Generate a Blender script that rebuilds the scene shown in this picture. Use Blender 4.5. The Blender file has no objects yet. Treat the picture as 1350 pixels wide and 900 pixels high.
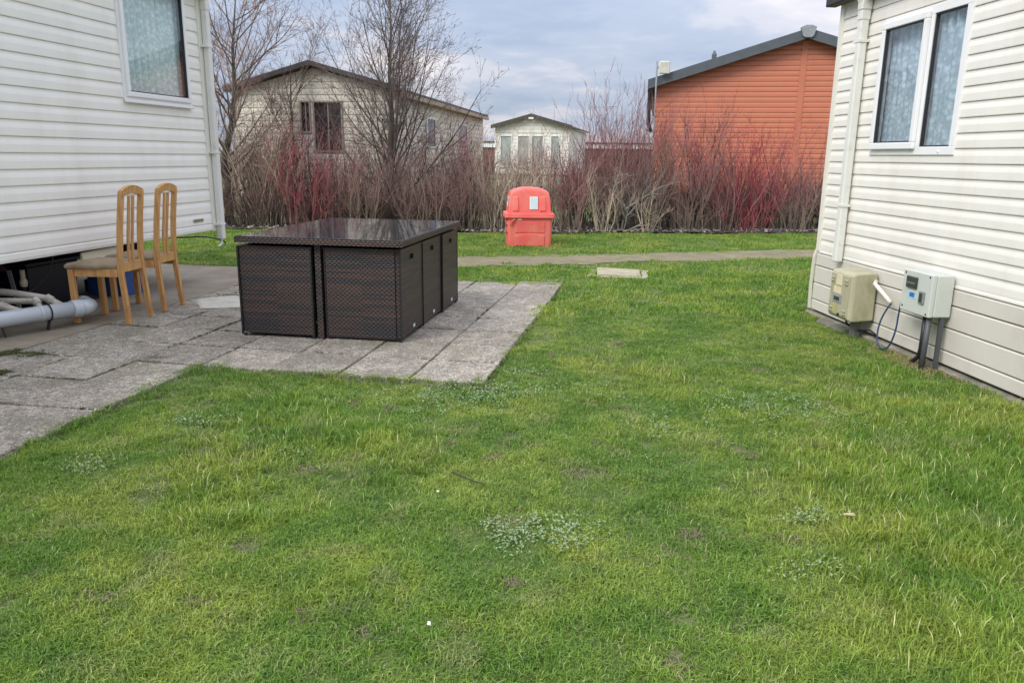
import bpy, math, random
import numpy as np
from mathutils import Vector, Matrix

S = bpy.context.scene
COL = S.collection

# ---------------------------------------------------------------- camera
F_PX = 1014.0
pitch = math.atan(244 / F_PX)
roll = 0.0125
fw = Vector((0, math.cos(pitch), -math.sin(pitch)))
r0 = Vector((1, 0, 0)); u0 = r0.cross(fw)
rt = r0 * math.cos(roll) + u0 * math.sin(roll)
up = -r0 * math.sin(roll) + u0 * math.cos(roll)
cd = bpy.data.cameras.new('camera')
cam = bpy.data.objects.new('camera', cd); COL.objects.link(cam)
cd.sensor_width = 36; cd.lens = F_PX / 1350 * 36
cd.clip_start = 0.05; cd.clip_end = 2000
cam.matrix_world = Matrix(((rt.x, up.x, -fw.x, 0), (rt.y, up.y, -fw.y, 0), (rt.z, up.z, -fw.z, 1.4), (0, 0, 0, 1)))
S.camera = cam

# ---------------------------------------------------------------- sky, sun, exposure
SUN_DIR = Vector((-0.62, -0.58, 0.80)).normalized()      # towards the sun
sun_el = math.asin(SUN_DIR.z); sun_az = math.atan2(SUN_DIR.x, SUN_DIR.y)
W = bpy.data.worlds.new('World'); S.world = W; W.use_nodes = True
nt = W.node_tree; nt.nodes.clear()
N = nt.nodes.new; L = nt.links.new
wo = N('ShaderNodeOutputWorld'); bg = N('ShaderNodeBackground')
sky = N('ShaderNodeTexSky'); sky.sky_type = 'NISHITA'; sky.sun_disc = False
sky.sun_elevation = sun_el; sky.sun_rotation = sun_az
tc = N('ShaderNodeTexCoord'); sep = N('ShaderNodeSeparateXYZ'); L(tc.outputs['Generated'], sep.inputs[0])
def M(op, a, b=None, c=None, clamp=False):
    n = N('ShaderNodeMath'); n.operation = op; n.use_clamp = clamp
    for i, v in enumerate((a, b, c)):
        if v is None: continue
        if isinstance(v, (int, float)): n.inputs[i].default_value = v
        else: L(v, n.inputs[i])
    return n.outputs[0]
zc = M('MAXIMUM', sep.outputs[2], 0.0)
den = M('ADD', zc, 0.16)
cx = M('DIVIDE', sep.outputs[0], den); cy = M('DIVIDE', sep.outputs[1], den)
cmb = N('ShaderNodeCombineXYZ'); L(cx, cmb.inputs[0]); L(cy, cmb.inputs[1]); cmb.inputs[2].default_value = 3.7
def wnoise(scale, detail, rough, dist=0.0):
    n = N('ShaderNodeTexNoise'); L(cmb.outputs[0], n.inputs['Vector'])
    n.inputs['Scale'].default_value = scale; n.inputs['Detail'].default_value = detail
    n.inputs['Roughness'].default_value = rough; n.inputs['Distortion'].default_value = dist
    return n.outputs[0]
n1 = wnoise(0.85, 5, 0.5, 0.2); n2 = wnoise(2.3, 6, 0.55, 0.3)
fac = M('ADD', M('MULTIPLY', n1, 0.68), M('MULTIPLY', n2, 0.32))
rp = N('ShaderNodeValToRGB'); L(fac, rp.inputs[0])
cr = rp.color_ramp; cr.interpolation = 'EASE'
cr.elements[0].position = 0.38; cr.elements[0].color = (0.36, 0.43, 0.57, 1)
cr.elements[1].position = 0.63; cr.elements[1].color = (0.80, 0.76, 0.79, 1)
e = cr.elements.new(0.46); e.color = (0.43, 0.49, 0.62, 1)
e = cr.elements.new(0.54); e.color = (0.60, 0.61, 0.69, 1)
grad = M('ADD', M('MULTIPLY', zc, 2.0), 0.86)            # overcast sky: brighter towards the zenith
gm = N('ShaderNodeMix'); gm.data_type = 'RGBA'; gm.blend_type = 'MULTIPLY'; gm.inputs[0].default_value = 1
L(rp.outputs[0], gm.inputs[6]); gc = N('ShaderNodeCombineXYZ')
for i in range(3): L(grad, gc.inputs[i])
L(gc.outputs[0], gm.inputs[7])
sk = N('ShaderNodeMix'); sk.data_type = 'RGBA'; sk.blend_type = 'MULTIPLY'; sk.inputs[0].default_value = 1
L(sky.outputs[0], sk.inputs[6]); sk.inputs[7].default_value = (0.1, 0.1, 0.1, 1)
mx = N('ShaderNodeMix'); mx.data_type = 'RGBA'; mx.inputs[0].default_value = 0.9
L(sk.outputs[2], mx.inputs[6]); L(gm.outputs[2], mx.inputs[7])
L(mx.outputs[2], bg.inputs[0]); bg.inputs[1].default_value = 0.80; L(bg.outputs[0], wo.inputs[0])

sl = bpy.data.lights.new('sun', 'SUN'); sl.energy = 1.9; sl.angle = math.radians(28); sl.color = (1, 0.96, 0.9)
so = bpy.data.objects.new('sun', sl); COL.objects.link(so)
so.rotation_euler = (-SUN_DIR).to_track_quat('-Z', 'Y').to_euler()
S.view_settings.view_transform = 'Standard'; S.view_settings.look = 'None'
S.view_settings.exposure = 0.55; S.view_settings.gamma = 1.0
S.render.engine = 'CYCLES'

# ---------------------------------------------------------------- material helpers
MATS = {}
def mat(name, base, rough=0.6, var=0.15, scale=8, bump=0.0, bscale=60, metal=0.0, spec=0.5, dirt=None, dscale=2.5, dpos=(0.5, 0.68), dfac=0.7,
        objrand=0.0, coord='Object', stretch=(1, 1, 1), spots=None, sscale=90, spos=(0.0, 0.16), detail=5):
    if name in MATS: return MATS[name]
    m = bpy.data.materials.new(name); m.use_nodes = True; MATS[name] = m
    t = m.node_tree; b = t.nodes['Principled BSDF']
    n = t.nodes.new; l = t.links.new
    co = n('ShaderNodeTexCoord'); mp = n('ShaderNodeMapping'); l(co.outputs[coord], mp.inputs[0]); mp.inputs['Scale'].default_value = stretch
    def noise(s, d=5, r=0.6):
        q = n('ShaderNodeTexNoise'); l(mp.outputs[0], q.inputs['Vector']); q.inputs['Scale'].default_value = s
        q.inputs['Detail'].default_value = d; q.inputs['Roughness'].default_value = r; return q.outputs[0]
    def mixc(f, a, c):
        q = n('ShaderNodeMix'); q.data_type = 'RGBA'
        if isinstance(f, float): q.inputs[0].default_value = f
        else: l(f, q.inputs[0])
        for i, v in ((6, a), (7, c)):
            if isinstance(v, tuple): q.inputs[i].default_value = v
            else: l(v, q.inputs[i])
        return q.outputs[2]
    def mr(v, a, c, x=0.0, y=1.0):
        q = n('ShaderNodeMapRange'); l(v, q.inputs[0]); q.inputs[1].default_value = a; q.inputs[2].default_value = c
        q.inputs[3].default_value = x; q.inputs[4].default_value = y; return q.outputs[0]
    c1 = tuple(x * (1 - var) for x in base) + (1,); c2 = tuple(min(1, x * (1 + var)) for x in base) + (1,)
    out = mixc(mr(noise(scale, detail), 0.3, 0.7), c1, c2)
    if dirt:
        out = mixc(mr(noise(dscale, 7, 0.7), dpos[0], dpos[1], 0.0, dfac), out, tuple(dirt) + (1,))
    if spots:
        v = n('ShaderNodeTexVoronoi'); l(mp.outputs[0], v.inputs['Vector']); v.inputs['Scale'].default_value = sscale
        f = mr(v.outputs['Distance'], spos[0], spos[1], 1.0, 0.0)
        k = n('ShaderNodeMath'); k.operation = 'MULTIPLY'; l(f, k.inputs[0]); l(mr(noise(sscale * 0.35, 3), 0.5, 0.6), k.inputs[1])
        out = mixc(k.outputs[0], out, tuple(spots) + (1,))
    if objrand:
        oi = n('ShaderNodeObjectInfo'); hv = n('ShaderNodeHueSaturation'); l(out, hv.inputs['Color'])
        l(mr(oi.outputs['Random'], 0, 1, 1 - objrand, 1 + objrand), hv.inputs['Value']); out = hv.outputs[0]
    l(out, b.inputs['Base Color'])
    b.inputs['Roughness'].default_value = rough; b.inputs['Metallic'].default_value = metal
    b.inputs['Specular IOR Level'].default_value = spec
    if bump:
        bp = n('ShaderNodeBump'); l(noise(bscale, 4), bp.inputs['Height']); bp.inputs['Strength'].default_value = bump
        bp.inputs['Distance'].default_value = 0.02; l(bp.outputs[0], b.inputs['Normal'])
    return m

def mat_wicker():
    """flat plastic strands woven over and under uprights: each strand swells between two uprights, rows offset by half"""
    m = bpy.data.materials.new('brown wicker weave'); m.use_nodes = True
    t = m.node_tree; b = t.nodes['Principled BSDF']; n = t.nodes.new; l = t.links.new
    uv = n('ShaderNodeUVMap'); sp = n('ShaderNodeSeparateXYZ'); l(uv.outputs[0], sp.inputs[0])
    def mt(op, a, c=None):
        q = n('ShaderNodeMath'); q.operation = op
        for i, v in enumerate((a, c)):
            if v is None: continue
            if isinstance(v, (int, float)): q.inputs[i].default_value = v
            else: l(v, q.inputs[i])
        return q.outputs[0]
    row = mt('DIVIDE', sp.outputs[1], 0.0162); ri = mt('FLOOR', row); par = mt('MULTIPLY', mt('MODULO', ri, 2.0), 0.5)
    u = mt('ADD', mt('DIVIDE', sp.outputs[0], 0.037), par)
    px = mt('POWER', mt('ABSOLUTE', mt('SINE', mt('MULTIPLY', u, math.pi))), 0.7); py = mt('POWER', mt('ABSOLUTE', mt('SINE', mt('MULTIPLY', row, math.pi))), 0.6)
    h = mt('MULTIPLY', px, py)
    cm = n('ShaderNodeCombineXYZ'); l(mt('MULTIPLY', ri, 7.31), cm.inputs[0]); l(mt('FLOOR', mt('DIVIDE', sp.outputs[0], 0.31)), cm.inputs[1])
    wn = n('ShaderNodeTexWhiteNoise'); wn.noise_dimensions = '2D'; l(cm.outputs[0], wn.inputs['Vector'])
    mp = n('ShaderNodeMapping'); l(uv.outputs[0], mp.inputs[0]); mp.inputs['Scale'].default_value = (1.2, 9, 1)
    q = n('ShaderNodeTexNoise'); l(mp.outputs[0], q.inputs['Vector']); q.inputs['Scale'].default_value = 1.0; q.inputs['Detail'].default_value = 3
    r = n('ShaderNodeMapRange'); l(mt('ADD', mt('MULTIPLY', wn.outputs['Value'], 0.35), mt('MULTIPLY', q.outputs[0], 0.9)), r.inputs[0]); r.inputs[1].default_value = 0.50; r.inputs[2].default_value = 0.80
    mx = n('ShaderNodeMix'); mx.data_type = 'RGBA'; l(r.outputs[0], mx.inputs[0]); mx.inputs[6].default_value = (0.030, 0.027, 0.032, 1); mx.inputs[7].default_value = (0.082, 0.046, 0.035, 1)
    hv = n('ShaderNodeHueSaturation'); l(mx.outputs[2], hv.inputs['Color']); l(mt('ADD', mt('MULTIPLY', h, 0.85), 0.28), hv.inputs['Value']); l(hv.outputs[0], b.inputs['Base Color'])  # strand rounding shaded into the colour: brighter mid-span, darker where strands dip
    bp = n('ShaderNodeBump'); l(h, bp.inputs['Height']); bp.inputs['Strength'].default_value = 0.6; bp.inputs['Distance'].default_value = 0.004
    l(bp.outputs[0], b.inputs['Normal']); b.inputs['Roughness'].default_value = 0.42; b.inputs['Specular IOR Level'].default_value = 0.45
    MATS['wicker'] = m; return m

def mat_glass(name, tint=(0.97, 1.0, 1.0), boost=1.0, wob=0.02, wscale=3.0):
    m = bpy.data.materials.new(name); m.use_nodes = True; t = m.node_tree; t.nodes.clear(); n = t.nodes.new; l = t.links.new
    o = n('ShaderNodeOutputMaterial'); mix = n('ShaderNodeMixShader'); tr = n('ShaderNodeBsdfTransparent'); gl = n('ShaderNodeBsdfGlossy')
    tr.inputs[0].default_value = tint + (1,); gl.inputs['Roughness'].default_value = 0.0; gl.inputs[0].default_value = (1, 1, 1, 1)
    # Schlick reflectance from the angle between view and face, the same from both sides of the pane
    ge = n('ShaderNodeNewGeometry'); dt = n('ShaderNodeVectorMath'); dt.operation = 'DOT_PRODUCT'; l(ge.outputs['Normal'], dt.inputs[0]); l(ge.outputs['Incoming'], dt.inputs[1])
    def mth(op, a, b=None):
        q = n('ShaderNodeMath'); q.operation = op
        for i, v in enumerate((a, b)):
            if v is None: continue
            if isinstance(v, (int, float)): q.inputs[i].default_value = v
            else: l(v, q.inputs[i])
        return q.outputs[0]
    ab = mth('ABSOLUTE', dt.outputs['Value']); mm = n('ShaderNodeMath'); mm.operation = 'MULTIPLY'; mm.use_clamp = True
    l(mth('ADD', mth('MULTIPLY', mth('POWER', mth('SUBTRACT', 1.0, ab), 5), 0.96), 0.04), mm.inputs[0]); mm.inputs[1].default_value = boost
    q = n('ShaderNodeTexNoise'); tc = n('ShaderNodeTexCoord'); l(tc.outputs['Object'], q.inputs['Vector']); q.inputs['Scale'].default_value = wscale; q.inputs['Detail'].default_value = 1
    bp = n('ShaderNodeBump'); l(q.outputs[0], bp.inputs['Height']); bp.inputs['Strength'].default_value = 1; bp.inputs['Distance'].default_value = wob
    l(bp.outputs[0], gl.inputs['Normal']); l(mm.outputs[0], mix.inputs[0]); l(tr.outputs[0], mix.inputs[1]); l(gl.outputs[0], mix.inputs[2]); l(mix.outputs[0], o.inputs[0])
    return m

def mat_curtain(name, a, b2):
    m = bpy.data.materials.new(name); m.use_nodes = True; t = m.node_tree; b = t.nodes['Principled BSDF']; n = t.nodes.new; l = t.links.new
    tc = n('ShaderNodeTexCoord'); v = n('ShaderNodeTexVoronoi'); l(tc.outputs['Object'], v.inputs['Vector']); v.inputs['Scale'].default_value = 24
    q = n('ShaderNodeTexNoise'); l(tc.outputs['Object'], q.inputs['Vector']); q.inputs['Scale'].default_value = 60; q.inputs['Detail'].default_value = 3
    s = n('ShaderNodeMath'); s.operation = 'MULTIPLY'; l(v.outputs['Distance'], s.inputs[0]); l(q.outputs[0], s.inputs[1])
    r = n('ShaderNodeMapRange'); l(s.outputs[0], r.inputs[0]); r.inputs[1].default_value = 0.1; r.inputs[2].default_value = 0.32
    mx = n('ShaderNodeMix'); mx.data_type = 'RGBA'; l(r.outputs[0], mx.inputs[0]); mx.inputs[6].default_value = a + (1,); mx.inputs[7].default_value = b2 + (1,)
    l(mx.outputs[2], b.inputs['Base Color']); b.inputs['Roughness'].default_value = 0.9
    return m

def mat_attr(name, c_old, c_new, rough=0.8, var=0.62):
    """bark: old wood to young shoots, by the 'age' of each stem; per-stem tone from 'tone'"""
    if name in MATS: return MATS[name]
    m = bpy.data.materials.new(name); m.use_nodes = True; t = m.node_tree; b = t.nodes['Principled BSDF']; n = t.nodes.new; l = t.links.new
    a = n('ShaderNodeAttribute'); a.attribute_name = 'age'; tn = n('ShaderNodeAttribute'); tn.attribute_name = 'tone'
    mx = n('ShaderNodeMix'); mx.data_type = 'RGBA'; l(a.outputs['Fac'], mx.inputs[0]); mx.inputs[6].default_value = c_old + (1,); mx.inputs[7].default_value = c_new + (1,)
    r = n('ShaderNodeMapRange'); l(tn.outputs['Fac'], r.inputs[0]); r.inputs[3].default_value = 1 - var; r.inputs[4].default_value = 1 + var
    hv = n('ShaderNodeHueSaturation'); l(mx.outputs[2], hv.inputs['Color']); l(r.outputs[0], hv.inputs['Value'])
    l(hv.outputs[0], b.inputs['Base Color']); b.inputs['Roughness'].default_value = rough; b.inputs['Specular IOR Level'].default_value = 0.2
    MATS[name] = m; return m

# ---------------------------------------------------------------- mesh helpers
class MB:
    def __init__(s): s.v = []; s.f = []
    def add(s, vs, fs):
        o = len(s.v); s.v += [tuple(v) for v in vs]; s.f += [tuple(o + i for i in f) for f in fs]; return s
    def box(s, a, b):
        x0, y0, z0 = a; x1, y1, z1 = b
        return s.add([(x0, y0, z0), (x1, y0, z0), (x1, y1, z0), (x0, y1, z0), (x0, y0, z1), (x1, y0, z1), (x1, y1, z1), (x0, y1, z1)],
                     [(0, 3, 2, 1), (4, 5, 6, 7), (0, 1, 5, 4), (1, 2, 6, 5), (2, 3, 7, 6), (3, 0, 4, 7)])
    def bevbox(s, a, b, r):
        """box with chamfered edges"""
        x0, y0, z0 = a; x1, y1, z1 = b
        rings = []
        for z, k in ((z0, r), (z0 + r, 0), (z1 - r, 0), (z1, r)):
            c = r
            rings.append([(x0 + k, y0 + c + k * 0.4, z), (x0 + c + k * 0.4, y0 + k, z), (x1 - c - k * 0.4, y0 + k, z), (x1 - k, y0 + c + k * 0.4, z),
                          (x1 - k, y1 - c - k * 0.4, z), (x1 - c - k * 0.4, y1 - k, z), (x0 + c + k * 0.4, y1 - k, z), (x0 + k, y1 - c - k * 0.4, z)])
        return s.loft(rings)
    def loft(s, rings, caps=True, closed=True):
        n = len(rings[0]); vs = [p for r in rings for p in r]; fs = []
        for i in range(len(rings) - 1):
            for j in range(n if closed else n - 1):
                k = (j + 1) % n
                fs.append((i * n + j, i * n + k, (i + 1) * n + k, (i + 1) * n + j))
        if caps: fs += [tuple(reversed(range(n))), tuple((len(rings) - 1) * n + j for j in range(n))]
        return s.add(vs, fs)
    def tube(s, pts, r, n=8, caps=True):
        pts = [Vector(p) for p in pts]; rs = r if isinstance(r, (list, tuple)) else [r] * len(pts)
        rings = []; prev = None
        for i, p in enumerate(pts):
            d = (pts[min(i + 1, len(pts) - 1)] - pts[max(i - 1, 0)]).normalized()
            if prev is None:
                a = d.orthogonal().normalized()
            else:
                a = (prev - d * prev.dot(d)).normalized()
            prev = a; b = d.cross(a)
            rings.append([p + (a * math.cos(t) + b * math.sin(t)) * rs[i] for t in [2 * math.pi * k / n for k in range(n)]])
        return s.loft(rings, caps)
    def bar(s, pts, w, d, axis=(0, 1, 0)):
        """rectangular bar swept along pts; 'axis' is the direction of its width w"""
        ax = Vector(axis).normalized(); pts = [Vector(p) for p in pts]; rings = []
        for i, p in enumerate(pts):
            t = (pts[min(i + 1, len(pts) - 1)] - pts[max(i - 1, 0)]).normalized()
            o = t.cross(ax).normalized()
            rings.append([p + ax * w / 2 + o * d / 2, p - ax * w / 2 + o * d / 2, p - ax * w / 2 - o * d / 2, p + ax * w / 2 - o * d / 2])
        return s.loft(rings)
    def extrude_y(s, prof, y0, y1):
        n = len(prof)
        return s.add([(x, y0, z) for x, z in prof] + [(x, y1, z) for x, z in prof],
                     [(j, (j + 1) % n, n + (j + 1) % n, n + j) for j in range(n)] + [tuple(reversed(range(n))), tuple(range(n, 2 * n))])
    def mesh(s, name, m, smooth=False):
        me = bpy.data.meshes.new(name); me.from_pydata(s.v, [], s.f)
        ms = m if isinstance(m, (list, tuple)) else [m]
        for q in ms: me.materials.append(q)
        uvl = me.uv_layers.new(name='UVMap')
        for p in me.polygons:
            nx, ny, nz = (abs(c) for c in p.normal)
            for li in p.loop_indices:
                c = me.vertices[me.loops[li].vertex_index].co
                uvl.data[li].uv = (c.y, c.z) if nx >= ny and nx >= nz else ((c.x, c.z) if ny >= nz else (c.x, c.y))
            p.use_smooth = smooth
        # consistent outward normals
        import bmesh
        bm = bmesh.new(); bm.from_mesh(me); bmesh.ops.recalc_face_normals(bm, faces=bm.faces); bm.to_mesh(me); bm.free()
        return me
def link(name, me, parent=None, loc=None, rot=None):
    o = bpy.data.objects.new(name, me); COL.objects.link(o)
    if parent is not None: o.parent = parent
    if loc is not None: o.location = loc
    if rot is not None: o.rotation_euler = rot
    return o
def part(mb, name, m, parent=None, smooth=False, bevel=0, autos=False, **k):
    o = link(name, mb.mesh(name, m, smooth), parent, **k)
    if bevel:
        b = o.modifiers.new('bevel', 'BEVEL'); b.width = bevel; b.segments = 2; b.limit_method = 'ANGLE'
    return o
def tag(o, label, cat, group=None, kind=None):
    o['label'] = label; o['category'] = cat
    if group: o['group'] = group
    if kind: o['kind'] = kind
    return o
def thing(name, loc, rz, label, cat, group=None):
    o = bpy.data.objects.new(name, None); COL.objects.link(o); o.empty_display_size = 0.2
    o.location = loc; o.rotation_euler = (0, 0, rz); return tag(o, label, cat, group)
def npmesh(name, V, F, m, attrs=None, smooth=False):
    me = bpy.data.meshes.new(name); V = np.asarray(V, np.float32); F = np.asarray(F, np.int32)
    me.vertices.add(len(V)); me.vertices.foreach_set('co', V.ravel())
    k = F.shape[1]; me.loops.add(F.size); me.loops.foreach_set('vertex_index', F.ravel())
    me.polygons.add(len(F)); me.polygons.foreach_set('loop_start', np.arange(0, F.size, k, dtype=np.int32)); me.polygons.foreach_set('loop_total', np.full(len(F), k, np.int32))
    if attrs:
        for an, arr in attrs.items():
            a = me.attributes.new(an, 'FLOAT', 'POINT'); a.data.foreach_set('value', np.asarray(arr, np.float32))
    if smooth: me.polygons.foreach_set('use_smooth', np.ones(len(F), bool))
    me.materials.append(m); me.update(calc_edges=True); return me

def smooth_pts(p, n=4):
    p = [Vector(q) for q in p]; out = []
    for i in range(len(p) - 1):
        a, b, c, d = p[max(i - 1, 0)], p[i], p[i + 1], p[min(i + 2, len(p) - 1)]
        for k in range(n):
            t = k / n; out.append(0.5 * ((2 * b) + (c - a) * t + (2 * a - 5 * b + 4 * c - d) * t * t + (3 * b - a - 3 * c + d) * t ** 3))
    out.append(p[-1]); return out

# value noise for terrain, heights and patches
_rs = np.random.RandomState(7); _tab = _rs.rand(256, 256)
def vnoise(x, y, s):
    x = np.asarray(x, float) * s + 100; y = np.asarray(y, float) * s + 100
    xi = np.floor(x).astype(int); yi = np.floor(y).astype(int); fx = x - xi; fy = y - yi
    fx = fx * fx * (3 - 2 * fx); fy = fy * fy * (3 - 2 * fy)
    g = lambda a, b: _tab[a % 256, b % 256]
    return (g(xi, yi) * (1 - fx) + g(xi + 1, yi) * fx) * (1 - fy) + (g(xi, yi + 1) * (1 - fx) + g(xi + 1, yi + 1) * fx) * fy
def gh(x, y):
    """ground height"""
    x = np.asarray(x, float); y = np.asarray(y, float)
    base = -0.035 + 0.028 * (vnoise(x, y, 1.1) - 0.5) + 0.016 * (vnoise(x, y, 4.0) - 0.5)
    far = np.clip((np.hypot(x, y) - 25) / 30, 0, 1)
    return base * (1 - far) - 0.035 * far
AZ = math.radians(10.5)
ca, sa = math.cos(AZ), math.sin(AZ)
def grid(a, b):          # patio grid: a = away from the camera, b = to the right
    return (-0.646 + a * sa + b * ca, 4.83 + a * ca - b * sa)
def inv(x, y):
    dx = np.asarray(x) + 0.646; dy = np.asarray(y) - 4.83
    return dx * sa + dy * ca, dx * ca - dy * sa

# ---------------------------------------------------------------- the ground
m_ground = mat('lawn soil and thatch', (0.10, 0.13, 0.036), 0.95, 0.35, 6, bump=0.6, bscale=80, dirt=(0.20, 0.18, 0.08), dscale=2.2, dpos=(0.54, 0.7), dfac=0.6)
xs = np.concatenate([[-600, -150, -60, -30, -18], np.arange(-10, 10.01, 0.125), [18, 30, 60, 150, 600]])
ys = np.concatenate([[-300, -60, -15, -5], np.arange(0, 20.01, 0.125), [24, 30, 45, 70, 150, 400, 1200]])
X, Y = np.meshgrid(xs, ys); Z = gh(X, Y)
V = np.stack([X.ravel(), Y.ravel(), Z.ravel()], 1); nx, ny = len(xs), len(ys)
I = (np.arange(ny - 1)[:, None] * nx + np.arange(nx - 1)[None]).ravel()
ground = link('ground', npmesh('ground', V, np.stack([I, I + 1, I + nx + 1, I + nx], 1), m_ground, smooth=True))
tag(ground, 'flat green ground of grass and soil reaching the horizon', 'ground', kind='structure')

def ribbon(name, far, near, z, m, label, cat, nx=120, nyy=8, jag=0.06, zf=0.0):
    far = np.array(far, float); near = np.array(near, float)
    def res(p, n):
        d = np.r_[0, np.cumsum(np.hypot(*np.diff(p, axis=0).T))]; t = np.linspace(0, d[-1], n)
        return np.stack([np.interp(t, d, p[:, 0]), np.interp(t, d, p[:, 1])], 1)
    A = res(near, nx); B = res(far, nx); rs = np.random.RandomState(3)
    jA = (vnoise(A[:, 0], A[:, 1], 3) - 0.5 + 0.5 * (rs.rand(nx) - 0.5)) * jag * 2; jB = (vnoise(B[:, 0], B[:, 1], 3) - 0.5 + 0.5 * (rs.rand(nx) - 0.5)) * jag * 2
    A[:, 1] += jA; B[:, 1] += jB
    t = np.linspace(0, 1, nyy)[:, None, None]; P = A[None] * (1 - t) + B[None] * t
    x = P[..., 0].ravel(); y = P[..., 1].ravel(); zz = gh(x, y) + z + zf * (vnoise(x, y, 9) - 0.5)
    I = (np.arange(nyy - 1)[:, None] * nx + np.arange(nx - 1)[None]).ravel()
    o = link(name, npmesh(name, np.stack([x, y, zz], 1), np.stack([I, I + 1, I + nx + 1, I + nx], 1), m, smooth=True))
    return tag(o, label, cat, kind='structure')
m_path = mat('trodden gravel path', (0.235, 0.20, 0.12), 0.95, 0.22, 3.5, bump=0.7, bscale=120, dirt=(0.14, 0.16, 0.06), dscale=2.2, dpos=(0.5, 0.64), dfac=0.75, spots=(0.33, 0.30, 0.25), sscale=40)
PF = [(14, 14.9), (5.5, 12.75), (2, 11.85), (-0.73, 11.14), (-2.2, 10.3), (-3.4, 9.55), (-6, 9.3)]
PN = [(14, 13.8), (5.5, 11.70), (1.7, 10.72), (-0.67, 10.14), (-1.6, 9.2), (-3.3, 8.2), (-6, 8.3)]
ribbon('path', PF, PN, 0.008, m_path, 'worn sandy gravel path crossing the lawn behind the table', 'path')
m_soil = mat('dark mulch bed', (0.055, 0.043, 0.035), 1.0, 0.5, 9, bump=1.0, bscale=50, spots=(0.2, 0.17, 0.13), sscale=22)
ribbon('planting_bed', [(-14, 17.2), (14, 17.4)], [(-14, 14.9), (-5, 14.8), (-0.5, 14.75), (3, 15.0), (6.4, 15.5), (14, 16.6)], 0.02, m_soil,
       'dark mulched bed of soil and twigs under the hedge', 'planting bed', nx=220, nyy=20, jag=0.09, zf=0.07)

# patio ---------------------------------------------------------------
m_slab = mat('weathered concrete paving', (0.235, 0.218, 0.19), 0.92, 0.22, 5, bump=0.5, bscale=90, dirt=(0.085, 0.08, 0.068), dscale=3.5, dpos=(0.5, 0.66), dfac=0.7,
             objrand=0.16, coord='Generated', spots=(0.52, 0.5, 0.45), sscale=34, spos=(0.05, 0.3))
# paving uses real-world coordinates so the wear differs from slab to slab
def slab_material():
    m = bpy.data.materials.new('lichen-spotted concrete paving'); m.use_nodes = True; t = m.node_tree; b = t.nodes['Principled BSDF']; n = t.nodes.new; l = t.links.new
    geo = n('ShaderNodeNewGeometry')
    def noise(s, d=6, r=0.65):
        q = n('ShaderNodeTexNoise'); l(geo.outputs['Position'], q.inputs['Vector']); q.inputs['Scale'].default_value = s; q.inputs['Detail'].default_value = d; q.inputs['Roughness'].default_value = r; return q.outputs[0]
    def ramp(v, a, c, x=0.0, y=1.0):
        q = n('ShaderNodeMapRange'); l(v, q.inputs[0]); q.inputs[1].default_value = a; q.inputs[2].default_value = c; q.inputs[3].default_value = x; q.inputs[4].default_value = y; return q.outputs[0]
    def mixc(f, a, c):
        q = n('ShaderNodeMix'); q.data_type = 'RGBA'; l(f, q.inputs[0])
        for i, v in ((6, a), (7, c)):
            if isinstance(v, tuple): q.inputs[i].default_value = v + (1,)
            else: l(v, q.inputs[i])
        return q.outputs[2]
    c = mixc(ramp(noise(4.5), 0.40, 0.60), (0.26, 0.225, 0.175), (0.42, 0.37, 0.295))
    c = mixc(ramp(noise(13, 7, 0.85), 0.49, 0.56, 0, 0.9), c, (0.16, 0.148, 0.125))
    c = mixc(ramp(noise(38, 5, 0.75), 0.57, 0.62, 0, 0.9), c, (0.60, 0.57, 0.50))
    c = mixc(ramp(noise(1.7, 6), 0.50, 0.66, 0, 0.75), c, (0.17, 0.16, 0.105))
    c = mixc(ramp(noise(90, 3, 0.7), 0.50, 0.58, 0, 0.8), c, (0.13, 0.112, 0.09))
    c = mixc(ramp(noise(120, 3, 0.75), 0.60, 0.66, 0, 0.85), c, (0.66, 0.62, 0.54))
    v = n('ShaderNodeTexVoronoi'); l(geo.outputs['Position'], v.inputs['Vector']); v.inputs['Scale'].default_value = 24
    k = n('ShaderNodeMath'); k.operation = 'MULTIPLY'; l(ramp(v.outputs['Distance'], 0.12, 0.2, 1, 0), k.inputs[0]); l(ramp(noise(9, 2), 0.5, 0.56), k.inputs[1])
    c = mixc(k.outputs[0], c, (0.55, 0.54, 0.50))
    oi = n('ShaderNodeObjectInfo'); hv = n('ShaderNodeHueSaturation'); l(c, hv.inputs['Color']); vm = n('ShaderNodeMath'); vm.operation = 'MULTIPLY'; l(ramp(oi.outputs['Random'], 0, 1, 0.80, 1.16), vm.inputs[0]); l(ramp(noise(42, 5, 0.85), 0.38, 0.62, 0.66, 1.32), vm.inputs[1]); l(vm.outputs[0], hv.inputs['Value'])
    l(hv.outputs[0], b.inputs['Base Color']); b.inputs['Roughness'].default_value = 0.93
    bp = n('ShaderNodeBump'); l(noise(70, 4), bp.inputs['Height']); bp.inputs['Strength'].default_value = 0.6; bp.inputs['Distance'].default_value = 0.01; l(bp.outputs[0], b.inputs['Normal'])
    return m
m_slab = slab_material()
m_joint = mat('sandy joint bed', (0.26, 0.22, 0.14), 1.0, 0.4, 14, bump=0.8, bscale=60, dirt=(0.10, 0.12, 0.035), dscale=4, dpos=(0.45, 0.6), dfac=0.9)
PITCH = 0.492
patio = thing('patio', (-0.646, 4.83, 0), -AZ, 'patio of weathered square concrete paving slabs under the rattan table', 'patio'); patio['kind'] = 'structure'
def in_upper(a, b): return -0.07 <= a <= 3.86 and -3.1 < b < 0.5
rnd = random.Random(4)
slab_mesh = []
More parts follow.
